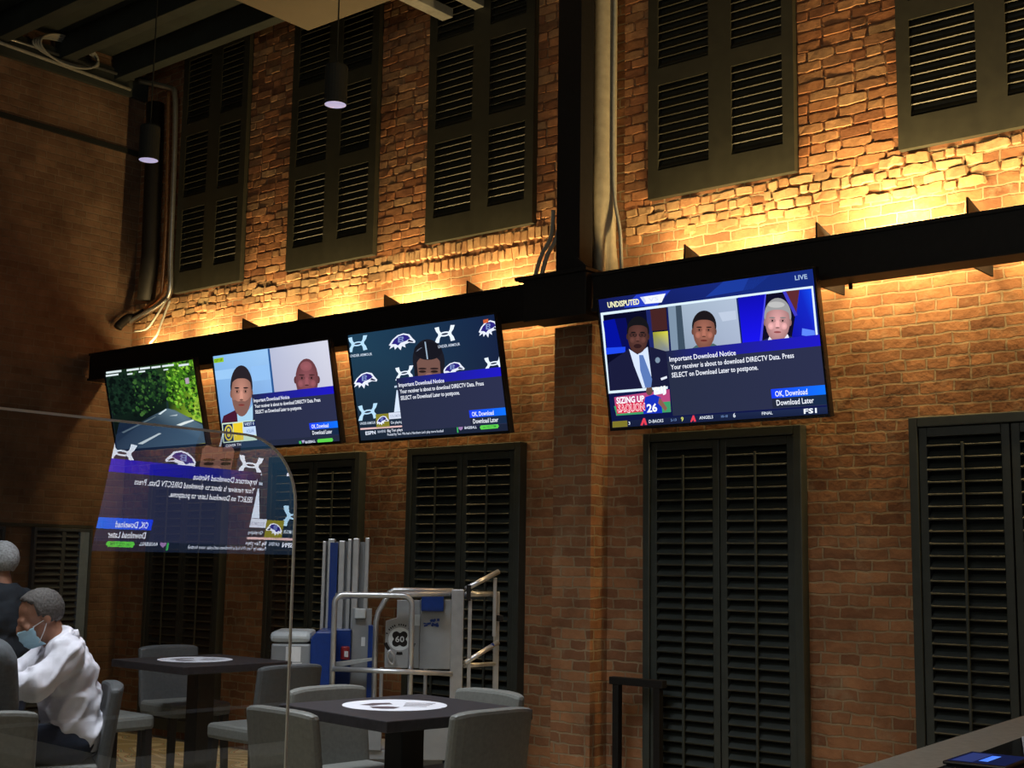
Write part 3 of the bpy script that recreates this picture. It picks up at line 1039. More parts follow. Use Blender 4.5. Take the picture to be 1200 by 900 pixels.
def picture_talk():
    """three people in a studio, the big right television"""
    P = Picture([(76, 205), (1062, 56), (1138, 722), (146, 776)])
    P.rect(0, 0, 1, 1, [(18, 26, 84), (24, 44, 130), (16, 22, 70), (14, 20, 60)], 0)
    P.poly([(560, 190), (640, 118), (860, 85), (780, 150)], (26, 56, 150), 1)
    P.poly([(760, 100), (1060, 58), (1062, 130), (720, 185)], (20, 40, 118), 1)
    P.poly([(190, 240), (245, 182), (400, 160), (340, 230)], (36, 60, 190), 1)
    P.text('UNDISPUTED', (118, 228), (260, 211), 25, (238, 236, 190), 8, .03)
    P.poly([(262, 192), (378, 175), (360, 215), (285, 223)], (232, 236, 248), 2)
    P.poly([(262, 192), (278, 190), (290, 210), (284, 222)], (200, 208, 236), 3)
    P.text('VS', (300, 204), (345, 196), 18, (205, 212, 232), 4)
    P.text('LIVE', (977, 98), (1035, 90), 22, (158, 182, 214), 8, .02)
    fr = (214, 232, 246)
    # white rules round the three windows
    P.poly([(86, 264), (1062, 134), (1088, 385), (1078, 386), (1054, 146), (98, 274), (132, 612), (392, 592), (392, 604), (124, 624)], fr, 2)
    P.poly([(98, 274), (383, 236), (402, 592), (132, 612)], [(6, 8, 36), (10, 12, 40), (14, 16, 40), (8, 8, 30)], 3)
    P.poly([(98, 300), (150, 290), (190, 430), (120, 440)], (4, 16, 150), 4)
    P.poly([(150, 290), (200, 285), (225, 420), (190, 440)], (8, 12, 84), 4)
    P.poly([(112, 420), (200, 415), (200, 440), (115, 450)], (30, 70, 230), 5)
    P.poly([(308, 248), (380, 238), (388, 338), (316, 344)], (66, 34, 34), 4)
    P.poly([(322, 350), (390, 344), (398, 440), (330, 430)], [(150, 150, 40), (210, 206, 60), (120, 130, 150), (120, 124, 110)], 4)
    P.poly([(290, 250), (310, 248), (330, 430), (310, 430)], (26, 36, 100), 4)
    P.poly([(122, 490), (215, 425), (255, 440), (310, 415), (400, 440), (402, 592), (132, 612)], (24, 26, 56), 5)
    P.poly([(216, 425), (255, 450), (300, 415), (318, 545), (316, 597), (280, 600), (240, 500)], (206, 220, 244), 6)
    P.poly([(262, 452), (280, 452), (322, 560), (318, 596), (292, 598), (268, 520)], (88, 118, 178), 7)
    P.poly([(360, 556), (388, 546), (390, 556), (364, 566)], (220, 226, 240), 7)
    P.ell(346, 475, 11, 13, (120, 140, 160), 7)
    face(P, 256, 366, 47, 80, (92, 58, 52), (20, 20, 24), 6, glasses=True)
    P.ell(256, 412, 18, 10, (46, 26, 28), 12)
    # middle window
    P.poly([(389, 234), (702, 193), (728, 412), (408, 446)], [(150, 168, 186), (170, 184, 204), (160, 172, 196), (128, 146, 164)], 3)
    P.poly([(424, 230), (450, 227), (472, 440), (440, 443)], (58, 74, 90), 4)
    P.poly([(389, 234), (424, 230), (440, 443), (408, 446)], (120, 140, 160), 4)
    P.poly([(620, 260), (700, 250), (705, 290), (640, 300)], (182, 194, 214), 4)
    P.poly([(480, 440), (520, 408), (600, 400), (640, 424), (640, 432), (480, 442)], (70, 96, 96), 5)
    face(P, 556, 343, 52, 84, (158, 100, 84), (26, 22, 26), 5)
    # right window
    P.poly([(711, 191), (1054, 146), (1078, 386), (735, 412)], (14, 12, 36), 3)
    P.poly([(711, 191), (836, 174), (812, 400), (735, 412)], [(16, 14, 170), (16, 14, 170), (24, 20, 230), (24, 20, 230)], 4)
    P.poly([(836, 174), (842, 173), (824, 395), (812, 400)], (70, 70, 220), 5)
    P.poly([(930, 160), (998, 152), (985, 265)], (90, 40, 46), 4)
    P.poly([(918, 162), (934, 160), (990, 270), (976, 275)], (60, 56, 190), 5)
    P.poly([(998, 152), (1054, 146), (1078, 386), (960, 390)], [(16, 40, 190), (20, 70, 230), (24, 30, 180), (18, 16, 160)], 4)
    P.poly([(1012, 330), (1070, 340), (1076, 372), (1010, 362)], (90, 130, 240), 5)
    P.poly([(770, 408), (860, 372), (945, 362), (990, 378), (1000, 392)], (40, 46, 82), 5)
    P.poly([(846, 398), (862, 360), (945, 358), (956, 388)], (226, 226, 240), 6)
    face(P, 897, 300, 59, 92, (214, 158, 158), (150, 150, 152), 6, hairh=1.1)
    P.ell(890, 222, 40, 14, (182, 182, 182), 10)
    notice(P)
    # lower thirds
    P.poly([(152, 640), (400, 606), (408, 708), (162, 722)], (176, 70, 120), 2)
    P.poly([(152, 680), (164, 722), (408, 708), (404, 660)], (60, 150, 100), 3)
    P.poly([(160, 668), (298, 660), (298, 704), (166, 714)], (206, 44, 78), 4)
    P.poly([(328, 592), (384, 588), (386, 622), (330, 632)], (220, 230, 240), 4)
    P.text('SIZING UP', (163, 655), (288, 646), 28, (248, 244, 248), 8, .03)
    P.text('SAQUON', (168, 690), (292, 682), 32, (255, 236, 240), 8, .05)
    P.text('SAQUON', (168, 690), (292, 682), 30, (214, 40, 80), 9, .01)
    P.text('BIJ', (332, 612), (384, 604), 30, (240, 244, 250), 8, .03)
    P.ell(310, 612, 15, 20, (96, 70, 62), 6)
    P.poly([(282, 690), (292, 640), (330, 628), (362, 642), (370, 712), (285, 716)], (22, 46, 180), 6)
    P.poly([(356, 640), (392, 690), (384, 704), (350, 668)], (130, 90, 76), 7)
    P.text('26', (300, 690), (346, 686), 36, (244, 246, 252), 8, .03)
    P.poly([(146, 748), (1138, 690), (1139, 722), (147, 776)], [(22, 30, 60), (30, 42, 76), (24, 34, 64), (20, 26, 54)], 3)
    P.poly([(146, 748), (212, 744), (214, 771), (147, 775)], (120, 112, 40), 4)
    P.poly([(272, 766), (284, 734), (292, 734), (302, 764), (292, 764), (288, 752), (282, 766)], (220, 60, 80), 8)
    P.poly([(497, 753), (508, 724), (514, 724), (524, 751), (514, 752), (511, 742), (504, 753)], (220, 60, 80), 8)
    wt = (220, 228, 240)
    P.text('D-BACKS', (310, 749), (375, 745), 14, wt)
    P.text('2-13', (408, 744), (434, 742), 11, (110, 140, 190))
    P.text('9', (455, 740), (466, 739), 19, (220, 224, 110))
    P.text('ANGELS', (538, 735), (601, 731), 14, wt)
    P.text('10-10', (638, 730), (668, 728), 11, (110, 140, 190))
    P.text('6', (693, 725), (704, 724), 20, wt)
    P.text('FINAL', (826, 718), (876, 715), 14, wt)
    P.text('FS1', (1022, 710), (1083, 706), 22, (236, 242, 252), 8, .03)
    P.text('3', (218, 756), (226, 755), 14, wt)
    return P


def picture_press():
    """a speaker before a logo backdrop"""
    P = Picture([(198, 298), (890, 192), (944, 762), (252, 796)])
    P.rect(0, 0, 1, 1, [(30, 62, 84), (20, 34, 66), (26, 32, 52), (26, 36, 50)], 0)
    w = (226, 236, 250)
    clasp_logo(P, 242, 338, 88, 72, (176, 214, 240)); P.text('UNDER ARMOUR', (208, 396), (308, 386), 13, (196, 210, 226))
    clasp_logo(P, 648, 290, 96, 78, w); P.text('UNDER ARMOUR', (616, 352), (720, 338), 14, (200, 210, 226))
    clasp_logo(P, 455, 478, 84, 62, w)
    clasp_logo(P, 880, 434, 92, 68, w)
    clasp_logo(P, 285, 662, 88, 72, (176, 214, 240)); P.text('UNDER ARMOUR', (250, 716), (320, 712), 12, (196, 210, 226))
    bird_logo(P, 447, 328, 124, 80)
    bird_logo(P, 862, 264, 104, 84)
    bird_logo(P, 276, 512, 108, 76)
    bird_logo(P, 686, 460, 106, 66)
    P.poly([(834, 220), (858, 214), (860, 232), (836, 238)], (196, 92, 50), 8)
    # the speaker, head down
    P.ell(570, 420, 75, 105, (26, 26, 34), 4, tilt=-4)
    P.ell(570, 458, 62, 66, (112, 80, 72), 5)
    P.ell(568, 372, 66, 44, (22, 22, 30), 6)
    P.poly([(552, 328), (558, 328), (568, 412), (562, 412)], (150, 170, 190), 7)
    P.ell(560, 392, 52, 40, (120, 130, 150), 6, 200, 250)
    for dx in (-28, 28):
        P.ell(568 + dx, 472, 17, 6, (40, 28, 28), 6)
        P.ell(568 + dx, 458, 20, 5, (48, 34, 34), 6)
    P.ell(570, 488, 16, 10, (140, 100, 90), 6)
    P.poly([(500, 420), (514, 415), (520, 500), (504, 505)], (26, 26, 34), 7); P.poly([(622, 405), (640, 400), (640, 490), (626, 492)], (26, 26, 34), 7)
    P.poly([(405, 665), (418, 560), (432, 560), (444, 662)], (206, 220, 240), 2)
    P.poly([(408, 540), (420, 538), (420, 547), (408, 549)], (180, 196, 214), 3)
    notice(P)
    P.poly([(320, 674), (380, 670), (384, 734), (324, 738)], (128, 122, 40), 4)
    bird_logo(P, 352, 704, 56, 44, 5)
    P.poly([(380, 668), (440, 664), (442, 694), (382, 698)], (206, 214, 232), 4)
    P.text('SOLOMON', (388, 684), (436, 680), 13, (150, 160, 184))
    P.text('On playing', (390, 714), (442, 710), 13, (210, 220, 236))
    P.poly([(250, 738), (444, 728), (444, 736), (251, 746)], (216, 178, 178), 4)
    P.text('ESPN', (274, 762), (320, 758), 16, (216, 224, 240), 8, .03)
    P.text('RAVENS', (330, 756), (366, 753), 12, (190, 200, 220))
    P.text('Big Ten plays', (374, 752), (444, 747), 13, (226, 230, 244))
    P.text('Posted by Ten: We had a Northern Let\'s play more football', (374, 770), (634, 757), 12, (206, 214, 232))
    P.poly([(696, 742), (702, 742), (704, 768), (698, 768)], (60, 170, 90), 4)
    P.poly([(704, 740), (726, 738), (724, 750), (715, 758), (706, 750)], (150, 120, 170), 5)
    P.text('BASEBALL', (734, 745), (792, 742), 13, (220, 228, 244))
    P.poly([(812, 734), (892, 729), (898, 740), (892, 750), (812, 755), (806, 745)], (88, 200, 72), 6)
    P.text('on 102.7 FM', (822, 744), (884, 740), 12, (50, 120, 60), 7)
    return P


def picture_interview():
    """two faces side by side"""
    P = Picture([(524, 150), (1070, 76), (1119, 560), (572, 584)])
    P.rect(0, 0, 1, 1, (34, 40, 60), 0)
    P.poly([(524, 150), (786, 114), (806, 335), (706, 350), (706, 460), (560, 470)], [(128, 178, 226), (150, 192, 234), (130, 172, 224), (120, 160, 210), (120, 160, 210), (106, 150, 206)], 1)
    P.poly([(520, 220), (640, 205), (660, 250), (530, 262)], (148, 192, 234), 2)
    P.poly([(700, 200), (790, 190), (800, 260), (706, 270)], (140, 184, 232), 2)
    P.poly([(779, 116), (788, 115), (810, 334), (800, 336)], (40, 84, 140), 3)
    P.poly([(788, 115), (1070, 76), (1095, 310), (810, 336)], [(176, 182, 206), (206, 208, 222), (196, 196, 212), (170, 172, 198)], 2)
    P.poly([(527, 162), (572, 154), (574, 176), (529, 182)], (140, 190, 40), 4)
    P.text('GET UP', (532, 171), (568, 165), 12, (50, 80, 30))
    # left speaker
    P.poly([(556, 470), (570, 430), (636, 398), (700, 400), (708, 462)], (68, 24, 46), 3)
    P.poly([(632, 410), (650, 420), (690, 400), (706, 380), (706, 458), (636, 460)], (160, 200, 226), 4)
    face(P, 655, 322, 48, 112, (186, 132, 116), (38, 32, 38), 4, beard=(124, 88, 80), hairh=1.06)
    # right speaker
    face(P, 964, 262, 56, 98, (134, 78, 84), (50, 36, 40), 4, bald=True)
    notice(P)
    P.poly([(562, 464), (722, 452), (727, 546), (568, 556)], (196, 220, 200), 5)
    P.poly([(567, 470), (612, 466), (617, 548), (572, 552)], (28, 38, 70), 6)
    P.poly([(614, 466), (658, 462), (663, 544), (619, 547)], (226, 196, 44), 6)
    P.poly([(658, 484), (722, 480), (724, 520), (662, 524)], (186, 208, 236), 6)
    P.poly([(662, 460), (722, 456), (722, 480), (664, 484)], (30, 44, 92), 6)
    P.text('WEST 0', (668, 471), (712, 467), 14, (200, 216, 240))
    P.text('VOLAR', (676, 504), (712, 500), 16, (110, 140, 190))
    P.ell(594, 509, 20, 38, (196, 180, 70), 7); P.ell(594, 509, 14, 29, (30, 44, 90), 8)
    P.ell(594, 496, 7, 9, (196, 180, 70), 9); P.ell(595, 520, 8, 9, (196, 180, 70), 9)
    P.text('COVER TH', (580, 570), (650, 564), 12, (214, 220, 236))
    P.poly([(922, 556), (932, 555), (934, 576), (924, 577)], (60, 170, 90), 6)
    P.text('BASEBALL', (952, 562), (1000, 557), 12, (220, 228, 244))
    P.poly([(1012, 549), (1080, 545), (1085, 554), (1080, 562), (1012, 566), (1008, 557)], (88, 200, 72), 6)
    P.poly([(934, 553), (948, 552), (946, 562), (940, 567)], (170, 160, 200), 6)
    return P


def picture_road():
    """a shaded road between trees"""
    P = Picture([(-4, 232), (438, 160), (490, 570), (34, 592)])
    P.rect(0, 0, 1, 1, [(14, 26, 22), (40, 70, 26), (30, 44, 56), (26, 38, 46)], 0)
    P.poly([(10, 560), (200, 440), (290, 398), (330, 405), (490, 480), (494, 580), (30, 596)], [(30, 44, 52), (40, 56, 70), (80, 104, 120), (90, 112, 126), (70, 92, 110), (66, 88, 106), (40, 54, 64)], 1)
    P.poly([(0, 240), (230, 200), (280, 260), (290, 398), (200, 440), (30, 520)], [(18, 34, 26), (20, 44, 26), (28, 60, 30), (16, 30, 24), (10, 18, 18), (12, 20, 20)], 1)
    P.poly([(290, 190), (438, 160), (475, 450), (400, 440), (300, 398)], [(50, 100, 24), (76, 130, 30), (130, 160, 40), (120, 150, 40), (24, 40, 20)], 1)
    P.poly([(440, 350), (468, 345), (482, 470), (420, 450)], (150, 184, 60), 2)
    rnd = random.Random(3)
    for i in range(420):
        x, y2 = rnd.uniform(0, 300), rnd.uniform(225, 430)
        if y2 > 520 - x * .55 or y2 < 240 - .16 * x:
            continue
        g = rnd.choice([(10, 18, 16), (16, 28, 22), (26, 52, 28), (38, 74, 34), (14, 22, 20), (58, 96, 44)] if x > 120 else [(8, 16, 14), (12, 24, 20), (22, 44, 30)])
        r = rnd.uniform(4, 13)
        P.ell(x, y2, r, r * rnd.uniform(.5, 1), g, 2, n=6, tilt=rnd.uniform(0, 90))
    for i in range(420):
        x, y2 = rnd.uniform(295, 470), rnd.uniform(170, 445)
        if y2 < 250 - .2 * x or y2 > 360 + .5 * (x - 280) or x > 440 + (y2 - 170) * .1:
            continue
        g = rnd.choice([(30, 64, 20), (62, 116, 26), (96, 160, 40), (140, 196, 60), (40, 80, 24), (20, 36, 16)])
        r = rnd.uniform(4, 12)
        P.ell(x, y2, r, r * rnd.uniform(.5, 1), g, 2, n=6, tilt=rnd.uniform(0, 90))
    P.poly([(245, 425), (285, 400), (290, 404), (256, 428)], (196, 210, 214), 3)
    P.poly([(335, 478), (380, 462), (425, 452), (430, 458), (360, 482)], (206, 216, 216), 3)
    P.poly([(135, 566), (245, 516), (258, 518), (160, 568)], (190, 202, 206), 3)
    P.poly([(60, 510), (230, 435), (234, 438), (70, 514)], (90, 106, 112), 3)
    P.poly([(300, 434), (345, 426), (340, 434)], (170, 184, 190), 3)
    for a, b2, yy, h in [(2, 75, 236, 9), (0, 60, 250, 8), (100, 160, 222, 9), (102, 128, 240, 7), (165, 215, 213, 9), (158, 190, 228, 7), (222, 268, 206, 9), (276, 336, 198, 9), (282, 306, 215, 6), (360, 414, 192, 10)]:
        P.poly([(a, yy - h / 2), (b2, yy - h / 2 - (b2 - a) * .15), (b2, yy + h / 2 - (b2 - a) * .15), (a, yy + h / 2)], (208, 220, 222), 5)
    P.poly([(390, 252), (410, 248), (412, 276), (394, 280)], (170, 150, 170), 4)
    P.poly([(446, 574), (494, 568), (494, 584), (448, 590)], (170, 170, 50), 5)
    return P


def television(pic, x, y, z, w, tilt, label, screen_mat=None, rz=0.0, mesh=None, group=None):
    h = w * 9 / 16
    t = thing('television', label, 'television', (x, y, z), rz, group)
    t.rotation_euler = (tilt, 0, rz)
    bz = 0.014
    f = MB()
    f.bx(-w / 2, w / 2, 0.0, 0.045, -h / 2, h / 2)
    f.build('cabinet', BEZEL, t, bevel=0.004)
    f = MB()
    f.bx(-w / 2, -w / 2 + bz, -0.012, 0, -h / 2, h / 2); f.bx(w / 2 - bz, w / 2, -0.012, 0, -h / 2, h / 2)
    f.bx(-w / 2 + bz, w / 2 - bz, -0.012, 0, h / 2 - bz, h / 2); f.bx(-w / 2 + bz, w / 2 - bz, -0.012, 0, -h / 2, -h / 2 + bz * 1.5)
    f.build('bezel', BEZEL, t, bevel=0.002)
    me = mesh if mesh else pic.mesh(w - 2 * bz, h - 2.5 * bz)
    s = bpy.data.objects.new('screen', me)
    if not mesh:
        me.materials.append(screen_mat or ICON)
    COL.objects.link(s); s.parent = t
    s.location = (0, -0.0012, bz * .25)
    f = MB()
    f.bx(-0.2, 0.2, 0.045, 0.07, -0.15, 0.2); f.bx(-0.035, 0.035, 0.07, 0.27, 0.12, 0.40)
    f.build('wall_mount', BLACK, t, bevel=0.004)
    return t


TVY = -0.62
television(picture_road(), 1.342, TVY, 3.025, 1.385, 0.243, 'leftmost television, showing a tree-lined road', group='televisions under the beam')
television(picture_interview(), 3.02, TVY, 2.995, 1.494, 0.206, 'television second from left, showing two men side by side', group='televisions under the beam')
press = picture_press()
television(press, 4.735, TVY, 2.998, 1.535, 0.212, 'television left of the brick pier, showing a man before a logo backdrop', group='televisions under the beam')
television(picture_talk(), 7.169, TVY, 2.982, 1.585, 0.197, 'largest television, right of the pier, showing three men in a studio', group='televisions under the beam')

# the set on the right-hand wall that the divider mirrors
PX = 8.87
vc = Vector((5.833, -3.298, 2.089)); sc5 = 1.03
vc = CAM + (vc - CAM) * sc5
t5 = television(press, 2 * PX - vc.x, vc.y, vc.z, 1.5 * sc5 + 0.028, 0.233, 'television on the right wall, mirrored in the clear acrylic divider', ICON2, PI / 2 + PI - (1.70 - PI / 2) - PI)
t5.rotation_euler = (0.233, 0, -PI / 2 - (1.70 - PI / 2) + 0)
f = MB(); f.bx(-0.03, 0.03, 0.0, 0.5, 0.1, 0.18); f.build('mount_arm', BLACK, t5)


# ------------------------------------------------------------------ clear divider
def divider():
    t = thing('acrylic_divider', 'clear acrylic divider with rounded corner and bright edge, left foreground', 'divider', (PX, 0, 0))
    top = 1.965
    y1, y0 = -5.405, -7.4
    r = 0.17
    out = [(y0, 0.05), (y1, 0.05), (y1, top - r)]
    for i in range(1, 11):
        a = math.radians(9 * i)
        out.append((y1 - r + r * math.cos(a), top - r + r * math.sin(a)))
    out.append((y0, top))
    mb = MB()
    mb.add([(0, a, b) for a, b in out], [tuple(range(len(out)))])
    mb.build('sheet', PANE, t)
    # polished edge as a narrow band along the free sides
    e = MB()
    ring = out[1:]
    vs, fs = [], []
    for i, (a, b) in enumerate(ring):
        for dx, ins in ((-0.003, 0), (0.003, 0), (0.003, 1), (-0.003, 1)):
            c = (y1 - r, top - r)
            # inset toward the sheet
            pa, pb = ring[max(i - 1, 0)], ring[min(i + 1, len(ring) - 1)]
            tx, tz = pb[0] - pa[0], pb[1] - pa[1]
            L = math.hypot(tx, tz)
            nx, nz = -tz / L, tx / L
            vs.append((dx, a + nx * 0.005 * ins, b + nz * 0.005 * ins))
    for i in range(len(ring) - 1):
        for k in range(4):
            fs.append((i * 4 + k, i * 4 + (k + 1) % 4, (i + 1) * 4 + (k + 1) % 4, (i + 1) * 4 + k))
    e.add(vs, fs)
    e.build('polished_edge', EDGE, t)
    f = MB()
    f.bx(-0.15, 0.15, y1 - 0.25, y1 - 0.15, 0, 0.02); f.bx(-0.02, 0.02, y1 - 0.24, y1 - 0.16, 0.02, 0.10)
    f.build('foot', BLACK, t, bevel=0.003)
    f = MB()
    f.bx(-0.15, 0.15, y0 + 0.15, y0 + 0.25, 0, 0.02); f.bx(-0.02, 0.02, y0 + 0.16, y0 + 0.24, 0.02, 0.10)
    f.build('foot', BLACK, t, bevel=0.003)


divider()


# ------------------------------------------------------------------ tables
def table(cx, cy, rz, label, decal=True):
    t = thing('bar_table', label, 'table', (cx, cy, 0), rz, 'square bar tables')
    H, hw = 1.05, 0.385
    MB().bx(-hw, hw, -hw, hw, H - 0.045, H).build('tabletop', TABM, t, bevel=0.004)
    b = MB(); b.bx(-0.06, 0.06, -0.06, 0.06, 0.04, H - 0.06); b.bx(-0.2, 0.2, -0.2, 0.2, H - 0.065, H - 0.045)
    b.build('pedestal', WOODB, t, bevel=0.004)
    b = MB(); b.bx(-0.2, 0.2, -0.2, 0.2, 0, 0.04)
    b.build('base_plate', WOODB, t, bevel=0.008)
    if decal:
        d = MB()
        n = 48
        r = 0.225
        d.lathe([(r, 0.0004), (r, 0.0012)], (-0.06, -0.01, H), n)
        d.cur = 1
        rnd = random.Random(int(cx * 10))
        # printed figure: an uneven dark shape on the left and a few lines of small print on the right
        def blob(pts):
            d.add([(-0.06 + x, -0.01 + y2, H + 0.0018) for x, y2 in pts], [tuple(range(len(pts)))])
        # picture axes: e1 across the view, e2 away from it
        c_, s_ = math.cos(-YAW - rz), math.sin(-YAW - rz)

        def vv(a, b2):
            return (a * c_ - b2 * s_, a * s_ + b2 * c_)
        blob([vv(*p) for p in [(-.15, -.02), (-.10, .06), (-.03, .08), (-.01, .02), (-.06, .0), (-.09, -.05)]])
        blob([vv(*p) for p in [(-.10, -.08), (-.02, -.06), (.03, -.09), (.01, -.15), (-.04, -.16), (-.08, -.14)]])
        for k in range(4):
            blob([vv(*p) for p in [(.04, .09 - .045 * k), (.17 - .01 * k, .09 - .045 * k), (.17 - .01 * k, .075 - .045 * k), (.04, .075 - .045 * k)]])
        d.build('round_decal', [DECW, DECD], t)['label'] = 'white round printed decal'
    return t


T1 = (7.42, -3.50)
T2 = (4.80, -2.58)
T3 = (5.70, -4.86)
table(*T1, math.radians(-8), 'black square bar table with white round decal, front of the lift')
table(*T2, math.radians(-3), 'black square bar table with white round decal, seen through the divider')
table(*T3, math.radians(-28), 'black bar table the man in the white shirt leans on', False)


# ------------------------------------------------------------------ chairs
def make_chair(label):
    t = thing('bar_chair', label, 'chair', (0, 0, 0), 0, 'grey upholstered bar chairs')
    s = MB(); s.bx(-0.215, 0.215, -0.20, 0.22, 0.665, 0.75)
    s.build('seat', FAB, t, bevel=0.022)
    # curved padded back
    mb = MB()
    nx, nz = 10, 8
    vs, fs = [], []
    for side in (0, 1):
        for j in range(nz + 1):
            z = 0.70 + 0.39 * j / nz
            for i in range(nx + 1):
                u = -1 + 2 * i / nx
                x = 0.215 * u
                edge = 0.012 * (u ** 6)
                topdrop = 0.014 * (abs(u) ** 4) * (j / nz)
                yy = -0.215 - 0.05 * (j / nz) + 0.022 * (u * u) + (-0.033 + edge if side == 0 else 0.033 - edge)
                vs.append((x, yy, z - topdrop))
    N1 = (nx + 1) * (nz + 1)
    idx = lambda s_, i, j: s_ * N1 + j * (nx + 1) + i
    for j in range(nz):
        for i in range(nx):
            fs.append((idx(0, i, j), idx(0, i + 1, j), idx(0, i + 1, j + 1), idx(0, i, j + 1)))
            fs.append((idx(1, i, j), idx(1, i, j + 1), idx(1, i + 1, j + 1), idx(1, i + 1, j)))
    for j in range(nz):
        fs.append((idx(0, 0, j), idx(0, 0, j + 1), idx(1, 0, j + 1), idx(1, 0, j)))
        fs.append((idx(0, nx, j), idx(1, nx, j), idx(1, nx, j + 1), idx(0, nx, j + 1)))
    for i in range(nx):
        fs.append((idx(0, i, 0), idx(1, i, 0), idx(1, i + 1, 0), idx(0, i + 1, 0)))
        fs.append((idx(0, i, nz), idx(0, i + 1, nz), idx(1, i + 1, nz), idx(1, i, nz)))
    mb.add(vs, fs)
    mb.build('backrest', FAB, t, bevel=0.016)
    for sx in (-1, 1):
        for sy, top in ((0.185, 0.67), (-0.185, 0.72)):
            l = MB()
            x, x2 = sx * 0.185, sx * 0.20
            y2 = sy * 1.12
            a, b2 = 0.021, 0.015
            l.add([(x - a, sy - a, top), (x + a, sy - a, top), (x + a, sy + a, top), (x - a, sy + a, top),
                   (x2 - b2, y2 - b2, 0), (x2 + b2, y2 - b2, 0), (x2 + b2, y2 + b2, 0), (x2 - b2, y2 + b2, 0)],
                  [(0, 1, 2, 3), (7, 6, 5, 4), (0, 4, 5, 1), (1, 5, 6, 2), (2, 6, 7, 3), (3, 7, 4, 0)])
            l.build('leg', WOODB, t)
    for sx in (-1, 1):
        MB().bx(sx * 0.195 - .011, sx * 0.195 + .011, -0.19, 0.19, 0.24, 0.275).build('stretcher', WOODB, t)
    MB().bx(-0.185, 0.185, 0.187, 0.211, 0.29, 0.33).build('footrest', WOODB, t)
    return t


def face_rot(dx, dy):
    return math.atan2(dy, dx) - PI / 2


CH = [  # x, y, facing, label
    (7.40, -3.91, (0.06, 1), 'grey bar chair with its back to us, left of the front table'),
    (7.72, -3.54, (-1, 0.10), 'grey bar chair with its back to us, right of the front table'),
    (7.08, -3.44, (1, -0.1), 'grey bar chair on the far left side of the front table'),
    (7.42, -3.22, (-0.1, -1), 'grey bar chair on the far right side of the front table'),
    (5.52, -2.70, (-1, 0.05), 'dark bar chair standing in front of the grey hood of the lift'),
    (4.57, -3.10, (0.05, 1), 'grey bar chair between the man in white and the table behind the divider'),
    (4.27, -2.30, (1, -0.12), 'grey bar chair with shade painted on its back at the far side of the table behind the divider'),
    (5.945, -4.26, (-0.46, -0.89), 'dark grey bar chair the man in the white shirt sits on'),
    (6.52, -4.95, (-0.90, 0.44), 'grey bar chair at the left edge under the person in grey'),
]
proto = None
for i, (x, y2, fd, lab) in enumerate(CH):
    if proto is None:
        c = proto = make_chair(lab)
    else:
        c = copy_tree(proto)
    c.location = (x, y2, 0); c.rotation_euler = (0, 0, face_rot(*fd)); c['label'] = lab
    if 'dark bar chair' in lab or 'far side of the table behind' in lab or 'man in the white shirt sits' in lab:
        for ch in [q for q in bpy.data.objects if q.parent == c]:
            if ch.name.startswith('backrest'):
                ch.data = ch.data.copy(); ch.data.materials[0] = FABD


